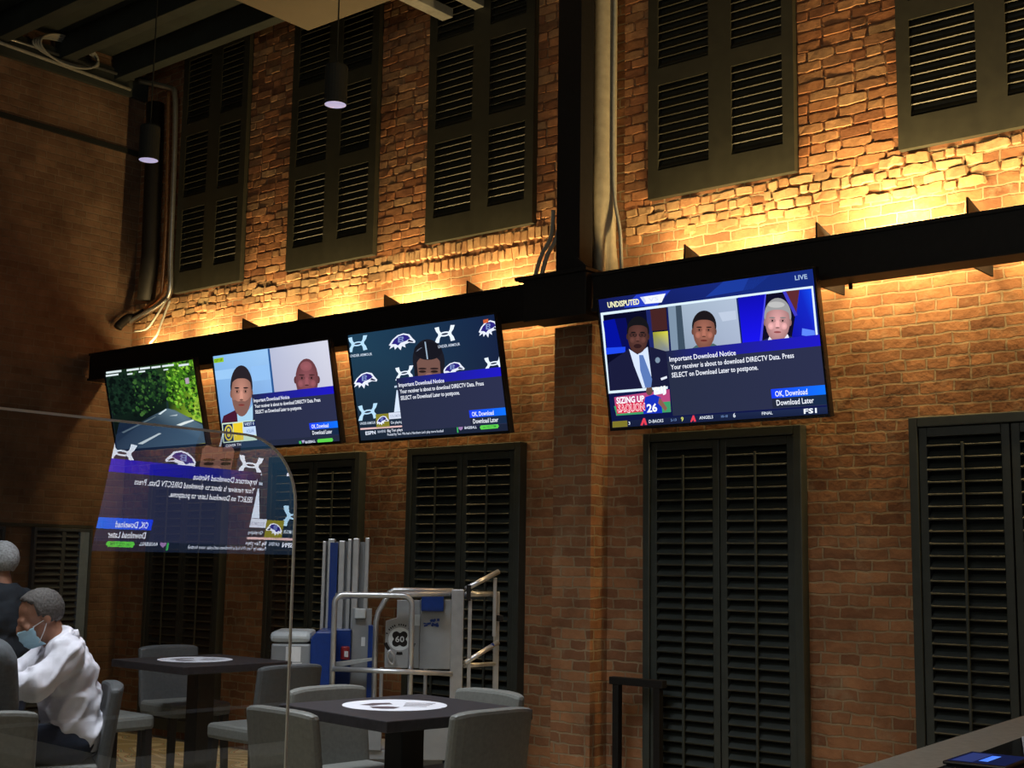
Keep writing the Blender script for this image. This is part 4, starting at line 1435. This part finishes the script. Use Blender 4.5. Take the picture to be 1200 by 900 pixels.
# ------------------------------------------------------------------ personnel lift
def lift():
    base = at_d(392, 700, 8.75)
    rz = -YAW + 0.06
    t = thing('personnel_lift', 'blue and aluminium personnel lift with guardrails, parked before the shutters', 'lift', (base.x, base.y, 0), rz)
    S = 174.0

    def X(px):
        return (px - 390) / S

    def Z(py):
        return 1.66 - (py - 658) / S
    r = 0.019
    # chassis
    b = MB(); b.bx(-0.15, 0.95, 0.05, 0.62, 0.12, 0.28)
    b.build('chassis', BLUEP, t, bevel=0.02)
    for x in (-0.05, 0.85):
        for y2 in (0.1, 0.57):
            MB().tube([(x, y2 - 0.025, 0.06), (x, y2 + 0.025, 0.06)], 0.06, 18).build('caster', SHOE, t)
    b = MB(); b.bx(0.0, 0.86, 0.02, 0.60, 0.36, 0.42); b.bx(0.52, 0.80, 0.0, 0.02, 0.36, 0.58); b.bx(0.20, 0.34, 0.0, 0.02, 0.42, 0.58)
    b.bx(0.1, 0.75, 0.1, 0.5, 0.28, 0.36)
    b.build('platform', GREYP, t, bevel=0.005)
    # front hoop
    zt = Z(697)

    def rail(name, pts, rr=r):
        return MB().tube(pts, rr, 12).build(name, ALU, t, smooth=True)
    hoop = [(0, 0.03, 0.42), (0, 0.03, zt - 0.06)] + [Vector((0.06, 0.03, zt - 0.06)) + Vector((-0.06 * math.cos(math.radians(a)), 0, 0.06 * math.sin(math.radians(a)))) for a in range(15, 91, 15)]
    hoop += [(0.45, 0.03, zt)] + [Vector((0.45, 0.03, zt - 0.07)) + Vector((0.07 * math.sin(math.radians(a)), 0, 0.07 * math.cos(math.radians(a)))) for a in range(15, 91, 15)] + [(0.52, 0.03, 0.42)]
    rail('front_hoop', hoop)
    rail('mid_rail', [(0, 0.0, Z(782)), (0.80, 0.0, Z(786))], 0.017)
    zt2 = Z(692)
    back = [(0.27, 0.30, 0.42), (0.27, 0.30, Z(730)), (0.285, 0.30, Z(718)), (0.36, 0.30, zt2 - 0.015), (0.39, 0.30, zt2), (0.80, 0.30, zt2)]
    rail('rear_hoop', back)
    rail('top_rail', [(0.0, 0.10, zt - 0.012), (0.78, 0.06, Z(694))])
    # corner post, thick square section
    MB().bx(0.785, 0.868, 0.0, 0.08, 0.42, Z(689)).build('corner_post', ALU, t, bevel=0.006)
    MB().bx(0.90, 0.925, 0.06, 0.085, 0.42, Z(700)).build('inner_post', ALU, t, bevel=0.004)
    MB().bx(1.085, 1.125, 0.28, 0.32, 0.30, Z(692)).build('rear_post', ALU, t, bevel=0.005)
    MB().bx(1.075, 1.10, 0.22, 0.25, Z(745), Z(675)).build('gate_post', ALU, t, bevel=0.004)
    rail('gate_top_rail', [(0.885, 0.05, Z(688)), (1.11, 0.24, Z(668))], 0.018)
    rail('gate_mid_rail', [(0.885, 0.05, Z(774)), (1.115, 0.24, Z(752))], 0.017)
    rail('side_rail', [(0.88, 0.10, Z(695)), (1.10, 0.30, Z(695))], 0.018)
    rail('side_mid_rail', [(0.88, 0.10, Z(778)), (1.11, 0.30, Z(778))], 0.015)
    MB().bx(0.885, 0.915, 0.03, 0.06, Z(702), Z(684)).build('gate_hinge', BLACK, t, bevel=0.003)
    MB().bx(1.10, 1.15, 0.26, 0.30, Z(727), Z(720)).build('latch', BLACK, t, bevel=0.003)
    MB().box((1.05, 0.20, Z(757)), (0.08, 0.02, 0.02), Matrix.Rotation(-0.5, 3, 'Y')).build('gate_handle', BLUEP, t)
    for x in (0.32, 0.62):
        MB().tube([(x, 0.25, 0.42), (x, 0.25, Z(783))], 0.013, 8).build('short_post', ALU, t)
    # control panels
    p1 = MB().prism([(X(449), Z(783)), (X(490), Z(783)), (X(490), Z(703)), (X(462), Z(703)), (X(462), Z(724)), (X(449), Z(728))], 0.20, 0.225).build('emblem_panel', GREYP, t, bevel=0.004)
    MB().prism([(X(490), Z(784)), (X(527), Z(784)), (X(527), Z(702)), (X(490), Z(702))], 0.21, 0.24).build('control_panel', GREYP, t, bevel=0.004)
    # round club emblem
    e = MB()
    cx, cz = X(466.5), Z(749)

    def disc(r0, r1, n, y2, a0=0, a1=360):
        vs, fs = [], []
        for i in range(n + 1):
            a = math.radians(a0 + (a1 - a0) * i / n)
            vs += [(cx + r0 * math.cos(a), y2, cz + r0 * math.sin(a)), (cx + r1 * math.cos(a), y2, cz + r1 * math.sin(a))]
        for i in range(n):
            fs.append((2 * i, 2 * i + 1, 2 * i + 3, 2 * i + 2))
        e.add(vs, fs)
    e.cur = 0
    disc(0.0, 0.078, 30, 0.1985)
    e.cur = 1
    for a in range(8):
        an = a * PI / 4
        rr = 0.036 if a % 2 else 0.046
        n = len(e.v)
        e.add([(cx + rr * math.cos(an) + 0.027 * math.cos(k * PI / 6), 0.1975, cz + rr * math.sin(an) + 0.027 * math.sin(k * PI / 6)) for k in range(12)], [tuple(range(12))]) if a % 2 else None
    disc(0.0, 0.042, 24, 0.1972)
    for k in range(16):                          # ring lettering reads as ticks at this size
        a0 = 20 + k * 9
        if k % 5 != 4:
            disc(0.090, 0.103, 2, 0.1985, a0, a0 + 5)
    disc(0.088, 0.112, 4, 0.1985, 195, 225); disc(0.088, 0.112, 4, 0.1985, 315, 345); disc(0.088, 0.108, 4, 0.1985, 258, 282)
    e.cur = 0
    vs, fs, x0, x1 = text_mesh('60', .02)
    sx = 0.062 / (x1 - x0)
    e.add([(cx - 0.031 + (x - x0) * sx, 0.1965, cz - 0.02 + y3 * 0.055) for x, y3 in vs], fs)
    e.build('round_emblem', [GREYL, BLACK], p1)['label'] = 'black and white round emblem with number 60'
    MB().bx(X(491), X(518), 0.17, 0.21, Z(716), Z(694)).build('document_pouch', BLUEP, t, bevel=0.008)
    m = MB()
    rnd = random.Random(5)
    for k in range(14):
        a, b2 = rnd.uniform(X(495), X(512)), rnd.uniform(Z(733), Z(725))
        m.box((a, 0.208, b2), (rnd.uniform(.012, .03), 0.002, rnd.uniform(.008, .018)), Matrix.Rotation(rnd.uniform(-.5, .5), 3, 'Y'))
    m.build('sticker', BLUEP, t)
    MB().bx(X(482), X(490), 0.196, 0.2, Z(733), Z(720)).build('label_plate', GREYL, t)
    # mast of nested aluminium channels
    d = 0.62
    S2 = 165.0

    def XM(px):
        return (px - 390) / S2 - 0.02
    cols = [(370, 374, 633, 0), (376, 384, 630, 0.02), (389, 396, 632, 0.03), (399.5, 404, 630, 0.02), (406, 413, 629, 0), (420, 425, 628, 0.03)]
    for a, b2, py, dy in cols:
        MB().bx(XM(a), XM(b2), d + dy, d + dy + 0.12, 0.28, 1.66 - (py - 656) / S2).build('mast_channel', ALU, t, bevel=0.004)
    m = MB(); m.bx(XM(370), XM(425), d + 0.10, d + 0.16, 0.28, 1.80)
    m.build('mast_back', GREYP, t)
    MB().bx(XM(379), XM(388), d + 0.0, d + 0.06, 0.9, 1.79).build('lift_strap', BLUEP, t)
    MB().bx(XM(408), XM(431), d - 0.05, d + 0.0, 0.55, Z(716)).build('carriage_plate', GREYP, t, bevel=0.004)
    MB().bx(XM(411), XM(424), d - 0.09, d - 0.05, Z(728), Z(716)).build('junction_box', GREYL, t, bevel=0.006)
    MB().bx(XM(419.5), XM(424), d - 0.054, d - 0.05, Z(762), Z(751)).build('label_plate', PAPER, t)
    MB().bx(XM(427.5), XM(435), d - 0.08, d - 0.02, 0.5, Z(736)).build('side_plate', BLUEP, t, bevel=0.004)
    MB().bx(XM(382), XM(408), d - 0.09, d - 0.03, 0.30, Z(741)).build('motor_cover', BLUEP, t, bevel=0.01)
    mb = MB().lathe([(0.0, 0.0), (0.032, 0.0), (0.032, 0.08), (0.026, 0.088), (0.0, 0.09)], (XM(402), d - 0.13, Z(777)), 18)
    mb.build('red_canister', REDP, t, smooth=False)
    MB().bx(XM(401.5), XM(406), d - 0.168, d - 0.163, Z(774), Z(767)).build('label_plate', PAPER, t)
    b = MB(); b.prism([(XM(391), Z(780)), (XM(436), Z(774)), (XM(436), Z(777)), (XM(391), Z(787))], d - 0.2, d - 0.15)
    b.build('folding_arm', GREYL, t, bevel=0.003)
    # power unit: grey hood with rounded shoulder and blue end panel
    hx0, hx1 = -0.42, -0.155
    zt = Z(741)
    b = MB(); prof = [(hx0, 0.30), (hx1, 0.30), (hx1, zt)]
    b.bx(hx0, hx1, 0.10, 0.55, 0.30, zt - 0.08)
    n = 8
    vs, fs = [], []
    for i in range(n + 1):
        a = PI / 2 * i / n
        y2 = 0.10 + 0.16 * (1 - math.sin(a)); z2 = zt - 0.08 + 0.08 * math.cos(PI / 2 - a)
        vs += [(hx0, y2, z2), (hx1, y2, z2)]
    b.build('power_unit', GREYP, t, bevel=0.015)
    b = MB(); b.bx(hx0 - 0.01, hx1, 0.09, 0.55, zt - 0.075, zt)
    b.build('hood', GREYL, t, bevel=0.03)
    b = MB().prism([(hx1, 0.15), (hx1 + 0.14, 0.15), (hx1 + 0.14, zt + 0.005), (hx1 + 0.035, zt + 0.005), (hx1, zt - 0.05)], 0.07, 0.55)
    b.build('blue_end_panel', BLUEP, t, bevel=0.012)
    m = MB(); m.bx(hx0 + 0.10, hx0 + 0.20, 0.094, 0.099, zt - 0.20, zt - 0.10); m.bx(hx0 + 0.12, hx0 + 0.21, 0.094, 0.099, zt - 0.24, zt - 0.205)
    m.build('notice_sheet', PAPER, t)
    # hook hanging at the mid rail
    MB().tube(smooth_path([(0.365, 0.16, Z(764)), (0.36, 0.16, Z(770)), (0.375, 0.16, Z(776)), (0.40, 0.16, Z(778)), (0.405, 0.16, Z(770)), (0.38, 0.16, Z(763)), (0.365, 0.16, Z(764))]), 0.008, 8).build('hook', ALU, t, smooth=True)
    return t


lift()

# ------------------------------------------------------------------ black railing by the shutter
t = thing('metal_railing', 'low black metal railing in front of the shutter below the largest television', 'railing', (6.18, -0.17, 0))
for x in (0.0, 0.33):
    MB().bx(x - 0.025, x + 0.025, -0.025, 0.025, 0.01, 0.90).build('post', BLACK, t, bevel=0.004)
MB().bx(-0.05, 0.38, -0.03, 0.03, 0.86, 0.91).build('top_rail', BLACK, t, bevel=0.004)
for x in (0.0, 0.33):
    MB().bx(x - 0.06, x + 0.06, -0.06, 0.06, 0, 0.012).build('base_plate', BLACK, t)

# ------------------------------------------------------------------ counter, right foreground
t = thing('bar_counter', 'grey stone bar counter in the bottom right corner', 'counter', (9.86, -3.2, 0))
rzc = math.radians(4)
t.rotation_euler = (0, 0, rzc)
MB().bx(-0.33, 0.9, -2.2, 1.45, 1.01, 1.05).build('counter_top', COUNT, t, bevel=0.008)
MB().bx(-0.22, 0.8, -2.1, 1.35, 0.0, 1.01).build('counter_body', WOODB, t, bevel=0.005)
MB().bx(-0.12, 0.75, -2.0, 0.75, 1.05, 1.054).build('glass_inlay', GLOSSB, t)


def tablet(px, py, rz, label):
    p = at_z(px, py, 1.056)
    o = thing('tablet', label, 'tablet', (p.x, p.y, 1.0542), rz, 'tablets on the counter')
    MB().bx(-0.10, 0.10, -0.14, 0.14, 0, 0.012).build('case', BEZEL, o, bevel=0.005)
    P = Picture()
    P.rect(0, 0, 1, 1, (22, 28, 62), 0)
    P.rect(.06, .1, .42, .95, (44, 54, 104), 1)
    P.rect(.46, .22, .62, .80, [(70, 120, 250), (90, 140, 255)], 1)  # glowing bar painted in for a blue reflection on the counter
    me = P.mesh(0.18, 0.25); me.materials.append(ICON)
    s = bpy.data.objects.new('painted_reflection', me); COL.objects.link(s); s.parent = o
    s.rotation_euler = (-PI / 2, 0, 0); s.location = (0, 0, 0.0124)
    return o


tablet(1158, 893, 0.05, 'dark tablet with a painted blue reflection on the counter')
p = at_z(1216, 903, 1.056)
o = MB().lathe([(0.028, 0), (0.034, 0.004), (0.042, 0.10), (0.039, 0.10), (0.030, 0.01)], (0, 0, 0), 24).build('paper_cup', PAPER, loc=(p.x, p.y, 1.0542), smooth=False)
tag(o, 'white paper cup at the bottom right edge of the photo', 'cup')


# ------------------------------------------------------------------ people
def fuse(mb, name, m, parent, voxel=0.011, smooth=5, wrinkle=0.0, wscale=9.0):
    me = bpy.data.meshes.new(name)
    me.from_pydata(mb.v, [], mb.f)
    bm = bmesh.new(); bm.from_mesh(me); bmesh.ops.recalc_face_normals(bm, faces=bm.faces); bm.to_mesh(me); bm.free()
    tmp = bpy.data.objects.new(name, me); COL.objects.link(tmp)
    r = tmp.modifiers.new('r', 'REMESH'); r.mode = 'VOXEL'; r.voxel_size = voxel
    s = tmp.modifiers.new('s', 'SMOOTH'); s.iterations = smooth; s.factor = 0.5
    dg = bpy.context.evaluated_depsgraph_get()
    out = bpy.data.meshes.new_from_object(tmp.evaluated_get(dg))
    bpy.data.objects.remove(tmp)
    out.name = name
    if wrinkle:
        ns = [v.normal.copy() for v in out.vertices]
        for v, n in zip(out.vertices, ns):
            p = v.co
            q = Vector((p.x * wscale, p.y * wscale, p.z * wscale * 1.0 + p.y * wscale * 0.8))
            a = 1 - abs(noise.noise(q)) * 2
            v.co = p + n * wrinkle * (max(0, a) ** 2 + 0.5 * noise.noise(q * 2.3))
    out.materials.clear(); out.materials.append(m)
    out.polygons.foreach_set('use_smooth', [True] * len(out.polygons))
    o = bpy.data.objects.new(name, out); COL.objects.link(o)
    o.parent = parent
    return o


def head_parts(mb, c, pitch, yaw=0.0):
    """skull, jaw, nose, ears around centre c; face looks along +Y before turning"""
    R = Matrix.Rotation(yaw, 3, 'Z') @ Matrix.Rotation(-pitch, 3, 'X')
    c = Vector(c)

    def E(p, r):
        mb.ell(c + R @ Vector(p), r, R, 18, 12)
    E((0, -0.012, 0.030), (0.076, 0.096, 0.088))
    E((0, 0.028, -0.035), (0.060, 0.066, 0.080))
    E((0, 0.062, -0.085), (0.030, 0.026, 0.026))
    E((0, 0.080, 0.018), (0.050, 0.018, 0.016))
    E((0, 0.100, -0.018), (0.013, 0.020, 0.024))
    E((0, 0.106, -0.030), (0.017, 0.016, 0.012))
    for s in (-1, 1):
        E((s * 0.078, -0.012, -0.005), (0.010, 0.020, 0.032))
        E((s * 0.038, 0.070, -0.020), (0.024, 0.020, 0.022))
        E((s * 0.030, 0.084, 0.004), (0.014, 0.010, 0.008))
    E((0, 0.090, -0.056), (0.024, 0.014, 0.010))
    return R


def hand(mb, wrist, d, nrm, s=1.0, side=1, curl=0.5):
    """palm and five bent fingers; d = pointing direction, nrm = back of the hand"""
    wrist, d, nrm = Vector(wrist), Vector(d).normalized(), Vector(nrm).normalized()
    w = d.cross(nrm).normalized() * side
    R = Matrix((w, d, nrm)).transposed()
    mb.ell(wrist + d * 0.045 * s, (0.040 * s, 0.052 * s, 0.016 * s), R, 14, 10)
    for k, (off, ln) in enumerate([(-0.030, 0.068), (-0.010, 0.078), (0.010, 0.073), (0.029, 0.058)]):
        a = wrist + d * 0.085 * s + w * off * s
        d1 = (d - nrm * curl * 0.35).normalized(); d2 = (d - nrm * curl * 1.2).normalized()
        b_ = a + d1 * ln * 0.55 * s; c_ = b_ + d2 * ln * 0.5 * s
        mb.cap(a - d * 0.02, b_, 0.0095 * s, 0.0088 * s); mb.cap(b_, c_, 0.0088 * s, 0.0075 * s)
    a = wrist + d * 0.02 * s - w * 0.030 * s
    b_ = a + (d * 0.6 - w * 0.7).normalized() * 0.040 * s; c_ = b_ + (d - w * 0.15 - nrm * 0.3).normalized() * 0.032 * s
    mb.cap(a, b_, 0.0125 * s, 0.011 * s); mb.cap(b_, c_, 0.011 * s, 0.009 * s)


def hair_cap(c, R, parent, m, top=True, grow=0.006, front=0.045, low=-0.045):
    """hair over the skull: the skull ellipsoid a little larger, open over the face"""
    mb = MB()
    nu, nv = 40, 24
    c = Vector(c)
    keep = {}
    vs, fs = [], []
    for j in range(nv + 1):
        t = PI * j / nv
        for k in range(nu):
            a = 2 * PI * k / nu
            q = Vector(((0.078 + grow) * math.sin(t) * math.cos(a), (0.098 + grow) * math.sin(t) * math.sin(a), (0.090 + grow) * math.cos(t)))
            q += Vector((0, -0.012, 0.030))
            q += q.normalized() * 0.003 * noise.noise(q * 60)
            vs.append(q)

    def ok(q):
        line = 0.075 - 0.75 * (q.y + 0.0) if q.y > 0 else 0.075 + 1.6 * q.y
        if q.y > front:
            return q.z > 0.085 + (q.y - front) * 0.9
        return q.z > max(low, low + (q.y + 0.05) * 0.9)
    for j in range(nv):
        for k in range(nu):
            f = (j * nu + k, j * nu + (k + 1) % nu, (j + 1) * nu + (k + 1) % nu, (j + 1) * nu + k)
            m4 = sum((vs[i] for i in f), Vector()) / 4
            if ok(m4):
                fs.append(f)
    mb.add([c + R @ q for q in vs], fs)
    o = mb.build('hair', m, parent, smooth=True)
    sd = o.modifiers.new('thickness', 'SOLIDIFY'); sd.thickness = 0.008; sd.offset = 0
    return o


# seated man, white shirt, leaning on the table, facing the camera's left
man = thing('person', 'seated man in white shirt and pale blue face mask leaning on the table', 'person', (5.985, -4.19, 0), face_rot(-0.40, -0.92))
hc = (0, 0.165, 1.385)
mb = MB()
Rm = head_parts(mb, hc, math.radians(24), math.radians(4))
mb.cap((0, 0.07, 1.24), (0, 0.125, 1.345), 0.062, 0.056)
mb.ell((0, 0.0, 0.86), (0.165, 0.11, 0.10)); mb.ell((0, 0.02, 1.0), (0.15, 0.10, 0.16)); mb.ell((0, 0.045, 1.15), (0.165, 0.105, 0.14))
for s in (-1, 1):
    mb.cap((s * 0.05, 0.06, 1.235), (s * 0.165, 0.07, 1.225), 0.07, 0.066)
    sh = (s * 0.185, 0.07, 1.21)
    el = (s * 0.245, 0.20, 1.10); wr = (s * 0.13, 0.42, 1.095)
    mb.cap(sh, el, 0.052, 0.043); mb.cap(el, wr, 0.043, 0.030)
    hand(mb, wr, (-s * 0.35, 0.9, 0), (0, 0, 1), 1.0, s)
    mb.cap((s * 0.09, 0.02, 0.835), (s * 0.12, 0.42, 0.83), 0.085, 0.060)
    mb.cap((s * 0.12, 0.42, 0.83), (s * 0.11, 0.36, 0.42), 0.056, 0.040)
    mb.cap((s * 0.11, 0.34, 0.39), (s * 0.12, 0.52, 0.37), 0.040, 0.034)
fuse(mb, 'body', SKIN, man, 0.008, 4)
mb = MB()
mb.ell((0, -0.005, 0.90), (0.185, 0.135, 0.12)); mb.ell((0, 0.012, 1.0), (0.178, 0.130, 0.17)); mb.ell((0, 0.035, 1.13), (0.188, 0.130, 0.145))
mb.cap((-0.07, 0.055, 1.225), (0.07, 0.055, 1.225), 0.082, 0.082)
mb.cap((0, 0.045, 1.235), (0, 0.06, 1.275), 0.078, 0.070)
for s in (-1, 1):
    mb.cap((s * 0.06, 0.055, 1.235), (s * 0.178, 0.065, 1.215), 0.080, 0.078)
    mb.cap((s * 0.185, 0.07, 1.205), (s * 0.248, 0.20, 1.108), 0.072, 0.062)
    mb.cap((s * 0.248, 0.20, 1.108), (s * 0.145, 0.40, 1.108), 0.062, 0.050)
mb.ell((0, -0.045, 0.87), (0.18, 0.11, 0.10))
fuse(mb, 'shirt', SHIRTW, man, 0.008, 4, 0.016, 9.5)
# collar points open at the throat
mb = MB()
for s in (-1, 1):
    mb.add([(s * 0.070, 0.07, 1.325), (s * 0.078, 0.02, 1.325), (s * 0.085, 0.06, 1.28), (s * 0.03, 0.165, 1.215), (s * 0.06, 0.125, 1.285)],
           [(0, 1, 2, 4), (4, 2, 3)])
mb.add([(-0.078, 0.02, 1.325), (0, -0.005, 1.33), (0.078, 0.02, 1.325), (0.085, 0.03, 1.28), (0, -0.02, 1.28), (-0.085, 0.03, 1.28)], [(0, 1, 4, 5), (1, 2, 3, 4)])
o = mb.build('collar', SHIRTW, man, smooth=True)
sd = o.modifiers.new('thickness', 'SOLIDIFY'); sd.thickness = 0.008
mb = MB()
for s in (-1, 1):
    mb.cap((s * 0.09, 0.0, 0.838), (s * 0.12, 0.42, 0.832), 0.098, 0.072)
    mb.cap((s * 0.12, 0.42, 0.83), (s * 0.11, 0.36, 0.44), 0.068, 0.054)
mb.ell((0, -0.02, 0.85), (0.17, 0.125, 0.098))
fuse(mb, 'trousers', NAVY, man, 0.010, 3, 0.006, 9)
for s in (-1, 1):
    mb = MB(); mb.cap((s * 0.11, 0.33, 0.375), (s * 0.122, 0.53, 0.36), 0.048, 0.040)
    fuse(mb, 'shoe', SHOE, man, 0.008, 3)
hair_cap(hc, Rm, man, HAIRG, front=0.022, low=-0.04)
# face mask: pleated shell over nose and chin with ear loops
mb = MB()
n1, n2 = 14, 9
vs, fs = [], []
for j in range(n2 + 1):
    v = j / n2
    for i in range(n1 + 1):
        u = -1 + 2 * i / n1
        z = -0.022 - 0.092 * v
        bulge = math.sin(PI * min(1, v * .8 + .15)) * 0.016 + 0.003 * math.sin(v * 18)
        x = 0.072 * u * (1 - 0.12 * v)
        y3 = 0.108 + bulge - 0.064 * (abs(u) ** 1.8) - 0.016 * v
        vs.append(Vector(hc) + Rm @ Vector((x, y3, z)))
for j in range(n2):
    for i in range(n1):
        a = j * (n1 + 1) + i
        fs.append((a, a + 1, a + n1 + 2, a + n1 + 1))
mb.add(vs, fs)
o = mb.build('face_mask', MASKM, man, smooth=True)
sd = o.modifiers.new('thickness', 'SOLIDIFY'); sd.thickness = 0.003
mb = MB()
for s in (-1, 1):
    for z in (-0.02, -0.095):
        mb.tube([Vector(hc) + Rm @ Vector(p_) for p_ in [(s * 0.070, 0.055, z), (s * 0.078, 0.02, z * .6), (s * 0.082, -0.02, -0.005)]], 0.002, 6)
mb.build('ear_loops', PAPER, man)

# standing man, dark jacket, silver hair, seen from behind at the left edge
st = at_d(2, 700, 7.5)
man2 = thing('person', 'standing man with silver hair and dark navy jacket at the left edge', 'person', (st.x, st.y, 0), face_rot(-0.95, -0.1))
hc2 = (0, 0.03, 1.615)
mb = MB()
R2 = head_parts(mb, hc2, math.radians(6), 0)
mb.cap((0, 0.0, 1.45), (0, 0.015, 1.53), 0.058, 0.055)
mb.ell((0, 0, 0.95), (0.165, 0.11, 0.12)); mb.ell((0, 0, 1.12), (0.15, 0.10, 0.17)); mb.ell((0, 0, 1.30), (0.175, 0.11, 0.15))
for s in (-1, 1):
    mb.cap((s * 0.06, 0, 1.42), (s * 0.17, 0, 1.39), 0.066, 0.064)
    mb.cap((s * 0.195, 0, 1.38), (s * 0.235, -0.01, 1.10), 0.05, 0.042); mb.cap((s * 0.235, -0.01, 1.10), (s * 0.235, 0.07, 0.86), 0.041, 0.029)
    hand(mb, (s * 0.235, 0.075, 0.85), (0, 0.15, -1), (s, 0, 0), 1.0, 1)
    mb.cap((s * 0.09, 0, 0.92), (s * 0.10, 0.01, 0.50), 0.085, 0.058); mb.cap((s * 0.10, 0.01, 0.50), (s * 0.10, -0.01, 0.09), 0.056, 0.038)
    mb.cap((s * 0.10, -0.02, 0.05), (s * 0.115, 0.16, 0.04), 0.042, 0.036)
fuse(mb, 'body', SKIN, man2, 0.009, 4)
mb = MB()
mb.ell((0, 0, 0.95), (0.195, 0.135, 0.12)); mb.ell((0, 0, 1.12), (0.185, 0.13, 0.18)); mb.ell((0, 0, 1.30), (0.20, 0.135, 0.16))
mb.cap((-0.05, -0.01, 1.42), (0.05, -0.01, 1.42), 0.085, 0.085)
for s in (-1, 1):
    mb.cap((s * 0.06, 0, 1.41), (s * 0.175, 0, 1.385), 0.082, 0.078)
    mb.cap((s * 0.197, 0, 1.375), (s * 0.24, -0.01, 1.10), 0.070, 0.060); mb.cap((s * 0.24, -0.01, 1.10), (s * 0.24, 0.065, 0.90), 0.058, 0.048)
fuse(mb, 'jacket', JACK, man2, 0.010, 4, 0.009, 7)
mb = MB()
for s in (-1, 1):
    mb.cap((s * 0.09, 0, 0.90), (s * 0.10, 0.01, 0.50), 0.098, 0.074); mb.cap((s * 0.10, 0.01, 0.50), (s * 0.10, -0.01, 0.12), 0.072, 0.060)
fuse(mb, 'trousers', NAVY, man2, 0.010, 3, 0.006, 8)
for s in (-1, 1):
    mb = MB(); mb.cap((s * 0.10, -0.03, 0.055), (s * 0.118, 0.17, 0.045), 0.052, 0.043)
    fuse(mb, 'shoe', SHOE, man2, 0.008, 3)
hair_cap(hc2, R2, man2, HAIRS, front=0.06, grow=0.007)

# person in grey, seated with the back to us, mostly outside the frame
gp = Vector((6.43, -5.035, 0))
man3 = thing('person', 'person in grey sweater seated at the left edge, only one shoulder showing', 'person', (gp.x, gp.y, 0), face_rot(-0.90, 0.44))
hc3 = (0, 0.09, 1.50)
mb = MB()
R3 = head_parts(mb, hc3, math.radians(10), 0)
mb.cap((0, 0.03, 1.30), (0, 0.07, 1.41), 0.058, 0.055)
mb.ell((0, 0.0, 0.86), (0.165, 0.11, 0.10)); mb.ell((0, 0.0, 1.0), (0.15, 0.10, 0.17)); mb.ell((0, 0.01, 1.18), (0.17, 0.105, 0.14))
for s in (-1, 1):
    mb.cap((s * 0.06, 0.02, 1.285), (s * 0.17, 0.02, 1.26), 0.066, 0.064)
    mb.cap((s * 0.19, 0.02, 1.25), (s * 0.22, 0.08, 1.06), 0.05, 0.042); mb.cap((s * 0.22, 0.08, 1.06), (s * 0.15, 0.30, 1.10), 0.042, 0.030)
    hand(mb, (s * 0.15, 0.30, 1.10), (-s * 0.3, 0.9, 0), (0, 0, 1), 1.0, s)
    mb.cap((s * 0.09, 0.0, 0.835), (s * 0.12, 0.40, 0.83), 0.085, 0.060); mb.cap((s * 0.12, 0.40, 0.83), (s * 0.11, 0.36, 0.42), 0.056, 0.040)
    mb.cap((s * 0.11, 0.34, 0.39), (s * 0.12, 0.50, 0.37), 0.040, 0.034)
fuse(mb, 'body', SKIN, man3, 0.009, 4)
mb = MB()
mb.ell((0, -0.01, 0.87), (0.185, 0.125, 0.11)); mb.ell((0, 0, 1.0), (0.18, 0.125, 0.18)); mb.ell((0, 0.0, 1.17), (0.195, 0.13, 0.155))
for s in (-1, 1):
    mb.cap((s * 0.05, 0.015, 1.285), (s * 0.172, 0.015, 1.255), 0.082, 0.084)
    mb.cap((s * 0.195, 0.015, 1.24), (s * 0.225, 0.08, 1.06), 0.072, 0.062); mb.cap((s * 0.225, 0.08, 1.06), (s * 0.16, 0.28, 1.105), 0.060, 0.048)
fuse(mb, 'sweater', GREYS, man3, 0.010, 5, 0.004, 5)
mb = MB()
for s in (-1, 1):
    mb.cap((s * 0.09, 0.0, 0.838), (s * 0.12, 0.40, 0.832), 0.098, 0.072); mb.cap((s * 0.12, 0.40, 0.83), (s * 0.11, 0.36, 0.44), 0.068, 0.054)
fuse(mb, 'trousers', NAVY, man3, 0.010, 3, 0.005, 8)
for s in (-1, 1):
    mb = MB(); mb.cap((s * 0.11, 0.33, 0.375), (s * 0.122, 0.51, 0.36), 0.048, 0.040)
    fuse(mb, 'shoe', SHOE, man3, 0.008, 3)
hair_cap(hc3, R3, man3, HAIRG)
